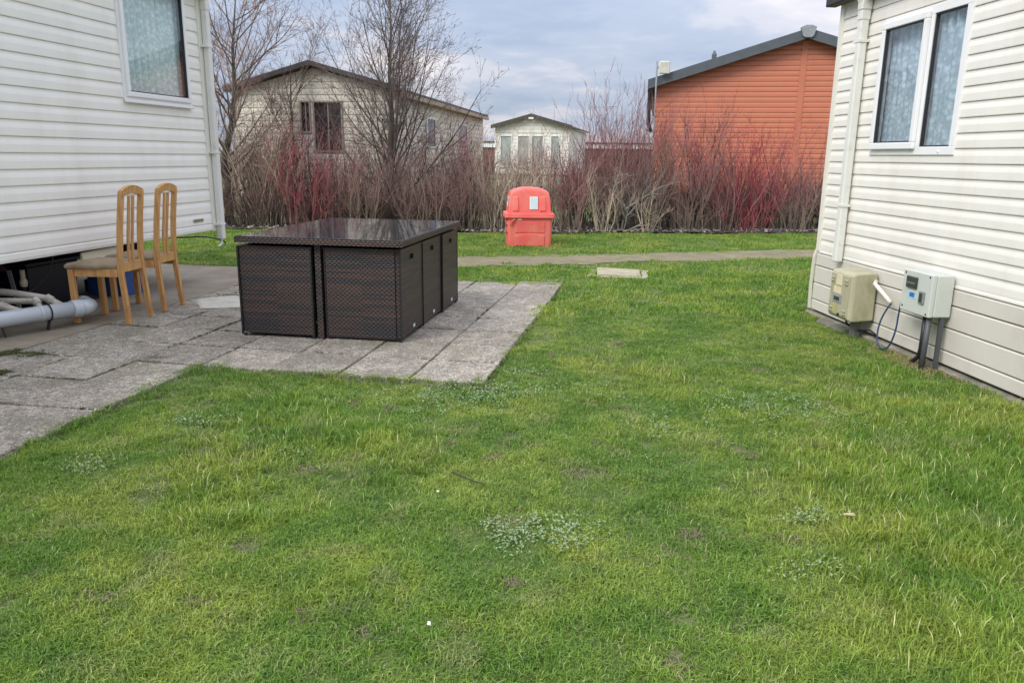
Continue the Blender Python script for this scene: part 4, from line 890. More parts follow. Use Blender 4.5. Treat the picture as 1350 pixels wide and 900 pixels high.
cl = lodge('cream_lodge', (-6.155, 17.52), 3.68, 10.5, 0.5, 2.72, 3.22, 'cream clad lodge with dark roof edge behind the bare trees', m_cream, m_cream, 0.135, 0.10, windows=((1.56, 1.74, 1.9, 2.5), (1.86, 2.45, 1.5, 2.5)), mr=m_brownt, eave=0.12, overh=0.16, rz=-math.radians(7.9))
for (a, b, z1_, z2_) in ((1.56, 1.74, 1.9, 2.5), (1.86, 2.45, 1.5, 2.5)):
    mb = MB(); q = 0.035
    mb.box((a - q, -0.03, z1_ - q), (b + q, 0.02, z1_)); mb.box((a - q, -0.03, z2_), (b + q, 0.02, z2_ + q)); mb.box((a - q, -0.03, z1_), (a, 0.02, z2_)); mb.box((b, -0.03, z1_), (b + q, 0.02, z2_))
    w_ = part(mb, 'window', mat('brown window frame', (0.35, 0.31, 0.25), 0.5), cl)
    part(MB().box((a, 0.012, z1_), (b, 0.018, z2_)), 'pane', mat('dark far glass', (0.03, 0.022, 0.025), 0.08, 0.3, 3), w_)
    part(MB().box(((a + b) / 2 - 0.012, 0.002, z1_), ((a + b) / 2 + 0.012, 0.01, z2_)), 'mullion', mat('brown window frame', (0, 0, 0)), w_)
clad(cl, 0.05, 10.45, 0.5, 2.70, 0.135, m_cream, [(2.6, 3.5, 1.6, 2.35), (6.4, 7.6, 1.6, 2.35)], name='cladding_board', x=3.66)
for ya, yb in ((2.6, 3.5), (6.4, 7.6)):
    mb = MB(); frame_box(mb, ya, yb, 1.6, 2.35, 0.05, 3.655, 3.69); w_ = part(mb, 'window', m_upvc, cl); part(MB().box((3.66, ya + 0.05, 1.65), (3.67, yb - 0.05, 2.30)), 'pane', MATS['dark far glass'], w_)
mb = MB(); mb.bar([(3.80, -0.1, 2.67), (3.80, 10.6, 2.67)], 0.09, 0.10, (0, 0, 1)); part(mb, 'gutter', mat('tan gutter', (0.42, 0.33, 0.23), 0.5), cl)
part(MB().box((0.1, 0.1, 0.0), (3.6, 10.6, 0.498)), 'skirting', m_brownt, cl)

m_pale = mat('pale cream cladding', (0.78, 0.76, 0.68), 0.6, 0.03, 0.6)
sm = lodge('small_cream_lodge', (-0.95, 38.3), 3.6, 8.5, 0.6, 2.78, 3.27, 'small pale cream lodge with dark roof far behind the red bin', m_pale, m_pale, 0.16, 0.17, windows=((0.25, 0.85, 0.9, 2.42), (1.1, 1.72, 0.9, 2.42), (1.78, 2.4, 0.9, 2.42), (2.7, 3.15, 0.9, 2.42)), mr=m_brownt, eave=0.15)
for a, b in ((0.25, 0.85), (1.1, 1.72), (1.78, 2.4), (2.7, 3.15)):
    mb = MB(); mb.box((a, -0.03, 0.9), (b, 0.02, 0.96)); mb.box((a, -0.03, 2.36), (b, 0.02, 2.42)); mb.box((a, -0.03, 0.96), (a + 0.05, 0.02, 2.36)); mb.box((b - 0.05, -0.03, 0.96), (b, 0.02, 2.36))
    w_ = part(mb, 'window', m_upvc, sm); part(MB().box((a + 0.05, 0.01, 0.96), (b - 0.05, 0.018, 2.36)), 'pane', mat('grey far glass', (0.36, 0.40, 0.37), 0.1, 0.2, 3), w_)
part(MB().bevbox((1.68, -0.30, 3.14), (1.92, -0.281, 3.22), 0.004), 'gable_lamp', m_upvc, sm)
part(MB().box((0.1, 0.1, 0.0), (3.5, 8.4, 0.598)), 'skirting', m_cream, sm)
# tv aerial over the small lodge
tv = thing('tv_aerial', (4.15, 44, 0), 0, 'thin horizontal television aerial on a mast right of the small lodge', 'aerial')
part(MB().tube([(0, 0, 0), (0, 0, 4.1)], 0.02, 6), 'mast', m_steel, tv); part(MB().tube([(-0.15, 0, 4.05), (1.5, 0.2, 4.12)], 0.016, 6), 'boom', m_steel, tv)
for k in range(7): part(MB().tube([(0.1 + 0.2 * k, -0.25 + 0.03 * k, 4.06), (0.1 + 0.2 * k, 0.28 - 0.0 * k, 4.07)], 0.008, 4), 'element', m_steel, tv)

# low brown building between the lodges
lb = thing('brown_cabin', (-4.5, 48.2, 0.2), -math.radians(3), 'long low red brown cabin with white fascia in the distance', 'building')
m_rb = mat('red brown cabin boards', (0.20, 0.11, 0.085), 0.7, 0.2, 4)
for k in range(75):
    x_ = k * 0.2
    if 4.6 < x_ < 8.2: continue
    part(MB().box((x_, 0, 0.1), (x_ + 0.185, 0.03, 1.82)), 'wall_board', m_rb, lb)
part(MB().box((0.05, 0.032, 0.1), (15.0, 3.4, 1.82)), 'wall', m_brownt, lb)
part(MB().box((-0.1, -0.1, 1.70), (15.1, -0.06, 1.98)), 'fascia', m_upvc, lb); part(MB().box((-0.15, -0.15, 1.983), (15.15, 3.5, 2.06)), 'roof', m_brownt, lb)
mb = MB()
wfr = part(MB().box((13.3, -0.03, 0.5), (14.7, -0.002, 1.55)), 'window', m_upvc, lb); part(MB().box((13.36, -0.036, 0.56), (14.64, -0.031, 1.5)), 'pane', MATS['grey far glass'], wfr)

# ---------------------------------------------------------------- woody plants
def norm(a): return a / np.maximum(np.linalg.norm(a, axis=-1, keepdims=True), 1e-9)
def grow(seed, P, D, Ln, R, levels, tone=None):
    rs = np.random.RandomState(seed); segs = []
    P = np.asarray(P, float); D = norm(np.asarray(D, float)); Ln = np.asarray(Ln, float); R = np.asarray(R, float)
    tone = rs.rand(len(P)) if tone is None else tone
    out = []
    for li, lv in enumerate(levels):
        n = len(P); St = lv['steps']; p = P.copy(); d = D.copy(); nodes = []; age = lv.get('age', li / max(1, len(levels) - 1))
        for s in range(St):
            d = norm(d + lv['wob'] * rs.randn(n, 3) + np.array([0, 0, lv['up']]))
            q = p + d * (Ln / St)[:, None]
            ra = R * (1 - lv['tap'] * s / St); rb = R * (1 - lv['tap'] * (s + 1) / St)
            a0 = min(1, age + 0.3 * s / St)
            out.append((p, q, ra, rb, np.full(n, a0), tone, li))
            nodes.append((q, d, rb, (s + 1) / St)); p = q
        if li + 1 < len(levels):
            nl = levels[li + 1]; k = nl['n']; NP, ND, NL, NR, NT = [], [], [], [], []
            for c in range(k):
                si = rs.randint(int(St * nl.get('from', 0.2)), St, n)
                qq = np.array([nodes[s][0][i] for i, s in enumerate(si)]); dd = np.array([nodes[s][1][i] for i, s in enumerate(si)])
                rr = np.array([nodes[s][2][i] for i, s in enumerate(si)]); tt = np.array([nodes[s][3] for s in si])
                perp = norm(np.cross(dd, rs.randn(n, 3))); an = np.radians(nl['ang'] * rs.uniform(0.6, 1.35, n))[:, None]
                NP.append(qq); ND.append(dd * np.cos(an) + perp * np.sin(an)); NL.append(Ln * nl['len'] * (1.15 - 0.55 * tt) * rs.uniform(0.6, 1.25, n))
                NR.append(np.maximum(rr * nl['rad'], 0.0028)); NT.append(np.clip(tone + rs.uniform(-0.2, 0.2, n), 0, 1))
            P = np.concatenate(NP); D = np.concatenate(ND); Ln = np.concatenate(NL); R = np.concatenate(NR); tone = np.concatenate(NT)
    return out
def tubes(rows, sides=3):
    P = np.concatenate([r[0] for r in rows]); Q = np.concatenate([r[1] for r in rows]); ra = np.concatenate([r[2] for r in rows]); rb = np.concatenate([r[3] for r in rows])
    ag = np.concatenate([r[4] for r in rows]); tn = np.concatenate([r[5] for r in rows]); n = len(P)
    d = norm(Q - P); ref = np.where(np.abs(d[:, 2:3]) > 0.9, np.array([[1., 0, 0]]), np.array([[0, 0, 1.]]))
    a = norm(np.cross(d, ref)); b = np.cross(d, a); Q2 = Q + d * (ra * 0.4)[:, None]
    V = []
    for base, rr in ((P, ra), (Q2, rb)):
        for k in range(sides):
            t = 2 * math.pi * k / sides; V.append(base + (a * math.cos(t) + b * math.sin(t)) * rr[:, None])
    V = np.stack(V, 1).reshape(-1, 3); o = np.arange(n)[:, None] * 2 * sides; F = []
    for k in range(sides):
        k2 = (k + 1) % sides; F.append(np.concatenate([o + k, o + k2, o + sides + k2, o + sides + k], 1))
    return V, np.concatenate(F), {'age': np.repeat(ag, 2 * sides), 'tone': np.repeat(tn, 2 * sides)}

m_bark = mat_attr('grey brown bark', (0.13, 0.115, 0.10), (0.17, 0.12, 0.11))
m_brown = mat_attr('brown shrub stems', (0.20, 0.165, 0.125), (0.27, 0.165, 0.145))
m_straw = mat_attr('straw coloured stems', (0.44, 0.37, 0.27), (0.36, 0.26, 0.21))
m_purple = mat_attr('purple red shoots', (0.19, 0.155, 0.12), (0.30, 0.115, 0.125))
m_crim = mat_attr('crimson dogwood stems', (0.19, 0.09, 0.08), (0.36, 0.045, 0.075))
m_grey = mat_attr('grey lichened branches', (0.25, 0.235, 0.20), (0.20, 0.17, 0.14))
m_darkst = mat_attr('dark thicket stems', (0.13, 0.11, 0.085), (0.25, 0.14, 0.13))

def shrub_rows(seed, H, n=34, spread=0.45, base=0.22, ang=29, up=0.04, wob=0.12, r=0.0115, dens=(4, 3), L0=1.0):
    n = int(n * 0.8); rs = np.random.RandomState(seed)
    t = rs.uniform(0, 2 * math.pi, n); rad = base * np.sqrt(rs.rand(n)); P = np.stack([rad * np.cos(t), rad * np.sin(t), np.full(n, -0.05)], 1)
    sp = spread * rs.uniform(0.1, 1.0, n); D = np.stack([sp * np.cos(t), sp * np.sin(t), np.ones(n)], 1)
    Ln = H * L0 * rs.uniform(0.55, 1.0, n)
    return grow(seed, P, D, Ln, np.full(n, r) * rs.uniform(0.6, 1.2, n),
                [dict(steps=6, wob=wob, up=up, tap=0.65, age=0.0), dict(n=dens[0], ang=ang, len=0.5, rad=0.6, steps=4, wob=wob, up=up * 1.5, tap=0.6, **{'from': 0.2}), dict(n=dens[1], ang=ang * 1.1, len=0.5, rad=0.65, steps=3, wob=wob, up=up, tap=0.5, **{'from': 0.2})])
def shrub(x, y, label, m, seed, H, name='shrub', cat='shrub', **k):
    V, F, A = tubes(shrub_rows(seed, H, **k)); o = link(name, npmesh(name, V, F, m, A), loc=(x, y, float(gh(x, y)))); return tag(o, label, cat)

def join_rows(specs):
    rows = []
    for (x, y, rz, rws) in specs:
        c, s = math.cos(rz), math.sin(rz); off = np.array([x, y, -0.03])
        for (p, q, ra, rb, ag, tn, li) in rws:
            R_ = np.array([[c, s, 0], [-s, c, 0], [0, 0, 1]]); rows.append((p @ R_ + off, q @ R_ + off, ra, rb, ag, tn, li))
    return rows
# dense background thickets that read as one mass
rs = np.random.RandomState(11)
protoA = [shrub_rows(200 + i, 1.3 + 0.22 * i, n=40, spread=0.32, base=0.35, ang=28, r=0.010) for i in range(4)]
protoB = [shrub_rows(230 + i, 0.8 + 0.2 * i, n=50, spread=0.5, base=0.4, ang=34, r=0.009, wob=0.14) for i in range(3)]
specs = [(x + rs.uniform(-0.15, 0.15), 16.1 + rs.uniform(-0.3, 0.5) + max(0, x - 3) * 0.12, rs.uniform(0, 6.28), protoA[rs.randint(4)]) for x in np.arange(-8.6, -0.6, 0.55)]
specs += [(x + rs.uniform(-0.1, 0.1), 15.35 + rs.uniform(-0.15, 0.25), rs.uniform(0, 6.28), protoB[rs.randint(3)]) for x in np.arange(-8.4, -0.2, 0.5)]
V, F, A = tubes(join_rows(specs)); tag(link('thicket', npmesh('thicket', V, F, m_darkst, A)), 'dense dark brown leafless thicket along the left half of the bed', 'thicket', kind='stuff')
specs = [(x + rs.uniform(-0.15, 0.15), 16.9 + rs.uniform(-0.3, 0.5) + max(0, x - 3) * 0.16, rs.uniform(0, 6.28), protoB[rs.randint(3)]) for x in np.arange(2.6, 9.5, 0.5)]
specs += [(x + rs.uniform(-0.15, 0.15), 16.4 + rs.uniform(-0.2, 0.4) + max(0, x - 3) * 0.16, rs.uniform(0, 6.28), protoB[rs.randint(3)]) for x in np.arange(0.2, 9.5, 0.8)]
V, F, A = tubes(join_rows(specs)); tag(link('thicket', npmesh('thicket', V, F, m_darkst, A)), 'low brown leafless thicket right of the red bin', 'thicket', kind='stuff')
# far brush behind the gap
specs = [(x + rs.uniform(-0.3, 0.3), 24 + rs.uniform(-2, 2), rs.uniform(0, 6.28), protoA[rs.randint(4)]) for x in np.arange(-1.8, 5.0, 0.7)]
V, F, A = tubes(join_rows(specs)); tag(link('thicket', npmesh('thicket', V, F, m_purple, A)), 'thin far brush in front of the small cream lodge', 'thicket', kind='stuff')

shrub(-5.35, 15.9, 'tall straw brown bush beside the left caravan corner', m_straw, 1, 2.2, n=64, spread=0.22, base=0.4)
shrub(-4.7, 15.7, 'straw coloured upright bush left of the crimson clump', m_straw, 2, 2.2, n=64, spread=0.22, base=0.4)
shrub(-4.15, 15.3, 'crimson stemmed dogwood in the left hedge under the cream lodge window', m_crim, 3, 1.85, n=26, spread=0.3, base=0.3)
shrub(-3.55, 15.7, 'purple brown bush between the crimson dogwood and the big tree', m_purple, 4, 2.0, n=60, spread=0.3, base=0.4)
shrub(-3.75, 15.05, 'low dark red dogwood at the front of the left hedge', m_crim, 5, 1.15, n=18, spread=0.5, base=0.3, r=0.009)
shrub(-2.95, 15.3, 'dark brown bush left of the big tree trunk', m_brown, 6, 1.45, n=40, spread=0.35, base=0.35)
shrub(-1.75, 15.2, 'brown twiggy bush right of the big tree trunk', m_brown, 7, 1.45, n=44, spread=0.35, base=0.4)
shrub(-1.05, 15.5, 'upright brown bush left of the red bin', m_brown, 8, 1.6, n=44, spread=0.25, base=0.4)
shrub(-0.25, 15.4, 'straw brown bush standing behind the left of the red bin', m_straw, 9, 1.7, n=56, spread=0.25, base=0.35)
shrub(0.5, 15.8, 'thin straw bush behind the right of the red bin', m_straw, 10, 1.9, n=52, spread=0.3, base=0.3)
shrub(1.15, 15.4, 'brown bush with red tips just right of the red bin', m_purple, 12, 1.75, n=52, spread=0.35, base=0.3)
shrub(2.15, 16.2, 'tall purple red bush between the small lodge and orange lodge', m_purple, 13, 2.55, n=84, spread=0.22, base=0.5, ang=20)
shrub(1.75, 15.15, 'pale straw multi stemmed bush in front of the tall purple bush', m_straw, 14, 1.35, n=22, spread=0.6, base=0.14, r=0.013, ang=30)
shrub(2.75, 15.75, 'brown bush in front of the left corner of the orange lodge', m_brown, 15, 1.9, n=40, spread=0.35, base=0.35)
shrub(2.62, 15.1, 'small pale straw bush at the bed edge below the orange lodge corner', m_straw, 16, 1.05, n=18, spread=0.6, base=0.10, r=0.012, ang=34)
shrub(3.45, 16.1, 'tall brown red tipped bush in front of the orange lodge', m_purple, 17, 2.35, n=80, spread=0.4, base=0.4, ang=20)
shrub(2.15, 15.45, 'grey lichened shrub leaning sideways with bare crooked branches', m_grey, 18, 1.1, n=7, spread=1.3, base=0.08, r=0.024, ang=38, wob=0.16, dens=(5, 4))
shrub(4.25, 15.9, 'brown bush with thin crimson shoots left of the crimson dogwood', m_purple, 19, 1.8, n=56, spread=0.5, base=0.3)
shrub(5.05, 16.1, 'bright crimson dogwood in front of the orange lodge', m_crim, 20, 2.0, n=44, spread=0.4, base=0.35)
shrub(5.75, 16.2, 'dark purple red bush right of the bright crimson dogwood', m_purple, 21, 1.85, n=54, spread=0.4, base=0.35)
shrub(1.55, 16.9, 'purple tipped bush behind the tall purple bush in the gap', m_purple, 31, 2.3, n=70, spread=0.28, base=0.5)
shrub(2.75, 16.8, 'fine purple bush against the left corner of the orange lodge', m_purple, 32, 2.2, n=70, spread=0.28, base=0.5)
shrub(-2.1, 16.5, 'tangled grey brown bush behind the big tree', m_brown, 33, 2.1, n=64, spread=0.35, base=0.5)
shrub(-1.2, 16.4, 'grey brown bush in front of the far end of the cream lodge', m_purple, 34, 1.95, n=60, spread=0.3, base=0.5)
shrub(4.4, 16.8, 'dark red bush against the middle of the orange lodge', m_crim, 35, 2.1, n=64, spread=0.35, base=0.5)
shrub(6.5, 16.4, 'purple brown bush beside the right caravan corner', m_purple, 22, 1.75, n=44, spread=0.35, base=0.4)
shrub(4.55, 15.35, 'low reddish twiggy bush at the bed edge before the orange lodge', m_crim, 23, 0.95, n=30, spread=0.6, base=0.25, r=0.009)
shrub(5.6, 15.75, 'low brown twiggy bush at the bed edge near the right caravan', m_brown, 24, 1.0, n=36, spread=0.5, base=0.3, r=0.009)
shrub(3.6, 15.35, 'low pale brown bush at the bed edge with arching twigs', m_brown, 25, 0.9, n=26, spread=0.8, base=0.2, r=0.009)

def tree(x, y, seed, label, trunk_pts, trunk_r, m, branches, lv, leaf=None):
    t = thing('bare_tree', (x, y, float(gh(x, y)) - 0.02), 0, label, 'tree')
    part(MB().tube(trunk_pts, trunk_r, 10), 'trunk', m_bark_s, t, smooth=True)
    P, D, Ln, R = branches
    rows = grow(seed, P, D, Ln, R, lv)
    r0_ = [r for r in rows if r[6] == 0]; r1_ = [r for r in rows if r[6] > 0]
    V1, F1, A1 = tubes(r0_, 5); V2, F2, A2 = tubes(r1_, 3)
    V = np.concatenate([V1, V2]); F = np.concatenate([F1, F2 + len(V1)]); A = {k: np.concatenate([A1[k], A2[k]]) for k in A1}
    link('crown', npmesh('crown', V, F, m, A), t)
    if leaf:
        rs = np.random.RandomState(seed); tips = rows[-1][1]; tips = tips[(tips[:, 0] > leaf[1])]; sel = tips[rs.choice(len(tips), min(leaf[0], len(tips)), replace=False)]
        n = len(sel); u = norm(rs.randn(n, 3)) * 0.022; v = norm(np.cross(u, rs.randn(n, 3))) * 0.011; c = sel + rs.randn(n, 3) * 0.01
        V = np.stack([c - u, c + v, c + u, c - v], 1).reshape(-1, 3); o = link('dead_leaves', npmesh('dead_leaves', V, np.arange(4 * n).reshape(-1, 4), mat('dry brown leaf', (0.16, 0.10, 0.07), 0.8, 0.3, 30)), t); o['kind'] = 'stuff'
    return t
m_bark_s = mat('dark tree bark', (0.075, 0.065, 0.05), 0.9, 0.35, 14, bump=0.9, bscale=40, stretch=(1, 1, 0.3))
rs = np.random.RandomState(42)
# the big tree left of the middle: upright leader, many steep rising limbs
zt = np.concatenate([np.linspace(0.35, 1.5, 16), np.linspace(1.2, 4.3, 34)]); nb = len(zt); th = rs.uniform(0, 2 * math.pi, nb)
lead = [(0, 0, 0), (0.02, 0, 0.4), (-0.03, 0.02, 0.9), (-0.02, 0, 1.5), (0.02, 0.02, 2.2), (0.0, 0, 3.0), (0.05, 0, 3.8), (0.03, 0.02, 4.6)]
sx = np.interp(zt, [p[2] for p in lead], [p[0] for p in lead])
tilt = np.radians(rs.uniform(22, 54, nb)) * np.where(zt > 2.2, 0.75, 1.0)
P = np.stack([sx, np.zeros(nb), zt], 1); D = np.stack([np.sin(tilt) * np.cos(th), np.sin(tilt) * np.sin(th), np.cos(tilt)], 1)
Ln = np.where(zt < 1.6, rs.uniform(1.7, 2.8, nb), rs.uniform(1.4, 2.3, nb)) * (1.05 - 0.1 * zt)
Ln = np.maximum(Ln, 0.8) * np.where(np.cos(th) > 0.2, 1.25, 1.05)
lvl = [dict(steps=8, wob=0.06, up=0.06, tap=0.75, age=0.0), dict(n=12, ang=38, len=0.46, rad=0.5, steps=5, wob=0.08, up=0.05, tap=0.6, age=0.4, **{'from': 0.15}), dict(n=5, ang=38, len=0.45, rad=0.6, steps=3, wob=0.1, up=0.03, tap=0.5, age=0.7, **{'from': 0.15}), dict(n=2, ang=38, len=0.5, rad=0.7, steps=2, wob=0.1, up=0.02, tap=0.5, age=0.9, **{'from': 0.1})]
tree(-2.47, 15.9, 51, 'tall bare many branched tree with dark trunk standing in the hedge left of the bin', lead, [0.10, 0.085, 0.075, 0.062, 0.05, 0.036, 0.022, 0.008], m_bark, (P, D, Ln, np.interp(zt, [0.3, 4.3], [0.024, 0.009])), lvl, leaf=(160, 0.9))
# tree behind the left caravan corner
nb = 40; zt = np.linspace(0.5, 3.9, nb); th = rs.uniform(0, 2 * math.pi, nb)
lead = [(0, 0, 0), (0.03, 0, 0.7), (-0.03, 0, 1.3), (0.15, 0.02, 1.9), (0.28, 0, 2.6), (0.30, 0, 3.4), (0.42, 0, 4.3)]
sx = np.interp(zt, [p[2] for p in lead], [p[0] for p in lead]); tilt = np.radians(rs.uniform(30, 60, nb))
P = np.stack([sx, np.zeros(nb), zt], 1); D = np.stack([np.sin(tilt) * np.cos(th) + 0.15, np.sin(tilt) * np.sin(th), np.cos(tilt)], 1)
tree(-5.75, 15.7, 52, 'bare pale barked tree rising behind the left caravan corner', lead, [0.085, 0.075, 0.068, 0.055, 0.04, 0.028, 0.01], m_brown, (P, D, rs.uniform(1.2, 2.4, nb), np.interp(zt, [0.3, 3.8], [0.03, 0.012])), lvl)
nb = 16; zt = np.linspace(0.4, 2.8, nb); th = rs.uniform(0, 2 * math.pi, nb); tilt = np.radians(rs.uniform(20, 45, nb))
P = np.stack([0.0 * zt, np.zeros(nb), zt], 1); D = np.stack([np.sin(tilt) * np.cos(th), np.sin(tilt) * np.sin(th), np.cos(tilt)], 1)
tree(-4.75, 17.0, 53, 'slim bare young tree between the two larger trees', [(0, 0, 0), (0.02, 0, 1.2), (0.0, 0, 2.4), (0.04, 0, 3.3)], [0.05, 0.036, 0.02, 0.006], m_brown, (P, D, rs.uniform(0.9, 1.6, nb), np.interp(zt, [0.3, 2.8], [0.02, 0.009])), lvl)
nb = 8; zt = np.linspace(0.15, 0.5, nb); th = rs.uniform(0, 6.28, nb); tilt = np.radians(rs.uniform(35, 72, nb))
P = np.stack([0.05 - 0.2 * zt, 0 * zt, zt], 1); D = np.stack([np.sin(tilt) * np.cos(th), np.sin(tilt) * np.sin(th) * 0.6, np.cos(tilt)], 1)
tree(2.28, 15.6, 54, 'small stunted tree with thick pale grey forked stump in the bed', [(0.06, 0, 0), (0.0, 0, 0.2), (-0.10, 0, 0.42), (-0.14, 0, 0.55)], [0.07, 0.055, 0.045, 0.03], m_grey, (P, D, rs.uniform(0.7, 1.2, nb), np.full(nb, 0.024)), [dict(steps=7, wob=0.13, up=0.04, tap=0.7, age=0.0)] + [dict(l, age=0.1) for l in lvl[1:3]])

# ---------------------------------------------------------------- grass
def grass_material():
    m = bpy.data.materials.new('lawn grass blades'); m.use_nodes = True; t = m.node_tree; b = t.nodes['Principled BSDF']; n = t.nodes.new; l = t.links.new
    geo = n('ShaderNodeNewGeometry'); oi = n('ShaderNodeObjectInfo'); at = n('ShaderNodeAttribute'); at.attribute_name = 'tone'
    def noise(s, d=3):
        q = n('ShaderNodeTexNoise'); l(geo.outputs['Position'], q.inputs['Vector']); q.inputs['Scale'].default_value = s; q.inputs['Detail'].default_value = d; q.inputs['Roughness'].default_value = 0.6; return q.outputs[0]
    def ramp(v, a, c, x=0.0, y=1.0):
        q = n('ShaderNodeMapRange'); l(v, q.inputs[0]); q.inputs[1].default_value = a; q.inputs[2].default_value = c; q.inputs[3].default_value = x; q.inputs[4].default_value = y; return q.outputs[0]
    def mixc(f, a, c):
        q = n('ShaderNodeMix'); q.data_type = 'RGBA'; l(f, q.inputs[0])
        for i, v in ((6, a), (7, c)):
            if isinstance(v, tuple): q.inputs[i].default_value = v + (1,)
            else: l(v, q.inputs[i])
        return q.outputs[2]
    c = mixc(ramp(noise(2.2), 0.38, 0.62), (0.145, 0.265, 0.033), (0.25, 0.375, 0.052))
    c = mixc(ramp(noise(1.1, 5), 0.47, 0.62, 0, 0.85), c, (0.36, 0.42, 0.07))
    c = mixc(ramp(noise(3.4, 5), 0.55, 0.68, 0, 0.6), c, (0.38, 0.38, 0.17))
    c = mixc(ramp(noise(8, 3), 0.55, 0.7, 0, 0.6), c, (0.085, 0.18, 0.035))
    c = mixc(ramp(oi.outputs['Random'], 0, 1, 0, 0.35), c, (0.09, 0.20, 0.035))
    c = mixc(ramp(at.outputs['Fac'], 0.97, 0.98), c, (0.52, 0.50, 0.25))
    hv = n('ShaderNodeHueSaturation'); l(c, hv.inputs['Color']); l(ramp(at.outputs['Fac'], 0, 0.9, 0.6, 1.38), hv.inputs['Value'])
    l(hv.outputs[0], b.inputs['Base Color']); b.inputs['Roughness'].default_value = 0.5; b.inputs['Specular IOR Level'].default_value = 0.35
    tr = n('ShaderNodeBsdfTranslucent'); l(hv.outputs[0], tr.inputs[0]); ms = n('ShaderNodeMixShader'); ms.inputs[0].default_value = 0.3
    l(b.outputs[0], ms.inputs[1]); l(tr.outputs[0], ms.inputs[2]); l(ms.outputs[0], t.nodes['Material Output'].inputs[0])
    return m
m_grass = grass_material()
def tuft(seed, nb, rad, hgt, wid, lean, seg=2):
    rs = np.random.RandomState(seed); V = []; F = []; T = []
    for i in range(nb):
        a = rs.uniform(0, 6.28); r = rad * math.sqrt(rs.rand()); x, y = r * math.cos(a), r * math.sin(a); d = rs.uniform(0, 6.28); h = hgt * rs.uniform(0.5, 1.15); w = wid * rs.uniform(0.6, 1.2) / 2
        ln = lean * rs.uniform(0.2, 1.2); dx, dy = math.cos(d), math.sin(d); px, py = -dy, dx; o = len(V); tn = rs.rand()
        tw = rs.uniform(-0.6, 0.6); qx, qy = px * math.cos(tw) + dx * math.sin(tw), py * math.cos(tw) + dy * math.sin(tw)
        V += [(x - px * w, y - py * w, -0.005), (x + px * w, y + py * w, -0.005), (x + dx * ln * h * 0.35 + qx * w * 0.8, y + dy * ln * h * 0.35 + qy * w * 0.8, h * 0.55), (x + dx * ln * h * 0.35 - qx * w * 0.8, y + dy * ln * h * 0.35 - qy * w * 0.8, h * 0.55), (x + dx * ln * h, y + dy * ln * h, h * max(0.35, 1 - 0.3 * ln))]
        F += [(o, o + 1, o + 2, o + 3)]; F += [(o + 3, o + 2, o + 4, o + 4)]; T += [tn] * 5
    me = bpy.data.meshes.new('grass_tuft'); me.from_pydata(V, [], [f if f[2] != f[3] else f[:3] for f in F]); me.materials.append(m_grass)
    at = me.attributes.new('tone', 'FLOAT', 'POINT'); at.data.foreach_set('value', np.array(T, np.float32)); return me
def scatter(name, x, y, z, rz, scl, idx, meshes, label, cat, tilt=0.0):
    src = bpy.data.collections.new(name + '_source')
    for i, me in enumerate(meshes):
        o = bpy.data.objects.new('%s_sprig_%02d' % (name, i), me); src.objects.link(o)
    n = len(x); me = bpy.data.meshes.new(name); me.vertices.add(n); me.vertices.foreach_set('co', np.stack([x, y, z], 1).astype(np.float32).ravel())
    rs = np.random.RandomState(1)
    a = me.attributes.new('rot', 'FLOAT_VECTOR', 'POINT'); a.data.foreach_set('vector', np.stack([rs.uniform(-tilt, tilt, n), rs.uniform(-tilt, tilt, n), rz], 1).astype(np.float32).ravel())
    a = me.attributes.new('scl', 'FLOAT_VECTOR', 'POINT'); a.data.foreach_set('vector', np.asarray(scl, np.float32).ravel())
    a = me.attributes.new('idx', 'INT', 'POINT'); a.data.foreach_set('value', idx.astype(np.int32))
    ob = link(name, me); g = bpy.data.node_groups.new(name, 'GeometryNodeTree'); g.interface.new_socket('Geometry', in_out='INPUT', socket_type='NodeSocketGeometry'); g.interface.new_socket('Geometry', in_out='OUTPUT', socket_type='NodeSocketGeometry')
    n_ = g.nodes.new; l = g.links.new; gi = n_('NodeGroupInput'); go = n_('NodeGroupOutput'); ip = n_('GeometryNodeInstanceOnPoints'); ci = n_('GeometryNodeCollectionInfo')
    ci.inputs['Collection'].default_value = src; ci.inputs['Separate Children'].default_value = True; ci.inputs['Reset Children'].default_value = True
    def na(nm, ty): q = n_('GeometryNodeInputNamedAttribute'); q.data_type = ty; q.inputs[0].default_value = nm; return q.outputs[0]
    er = n_('FunctionNodeEulerToRotation'); l(na('rot', 'FLOAT_VECTOR'), er.inputs[0])
    l(gi.outputs[0], ip.inputs['Points']); l(ci.outputs[0], ip.inputs['Instance']); ip.inputs['Pick Instance'].default_value = True
    l(na('idx', 'INT'), ip.inputs['Instance Index']); l(er.outputs[0], ip.inputs['Rotation']); l(na('scl', 'FLOAT_VECTOR'), ip.inputs['Scale']); l(ip.outputs[0], go.inputs[0])
    md = ob.modifiers.new('scatter', 'NODES'); md.node_group = g
    return tag(ob, label, cat, kind='stuff')

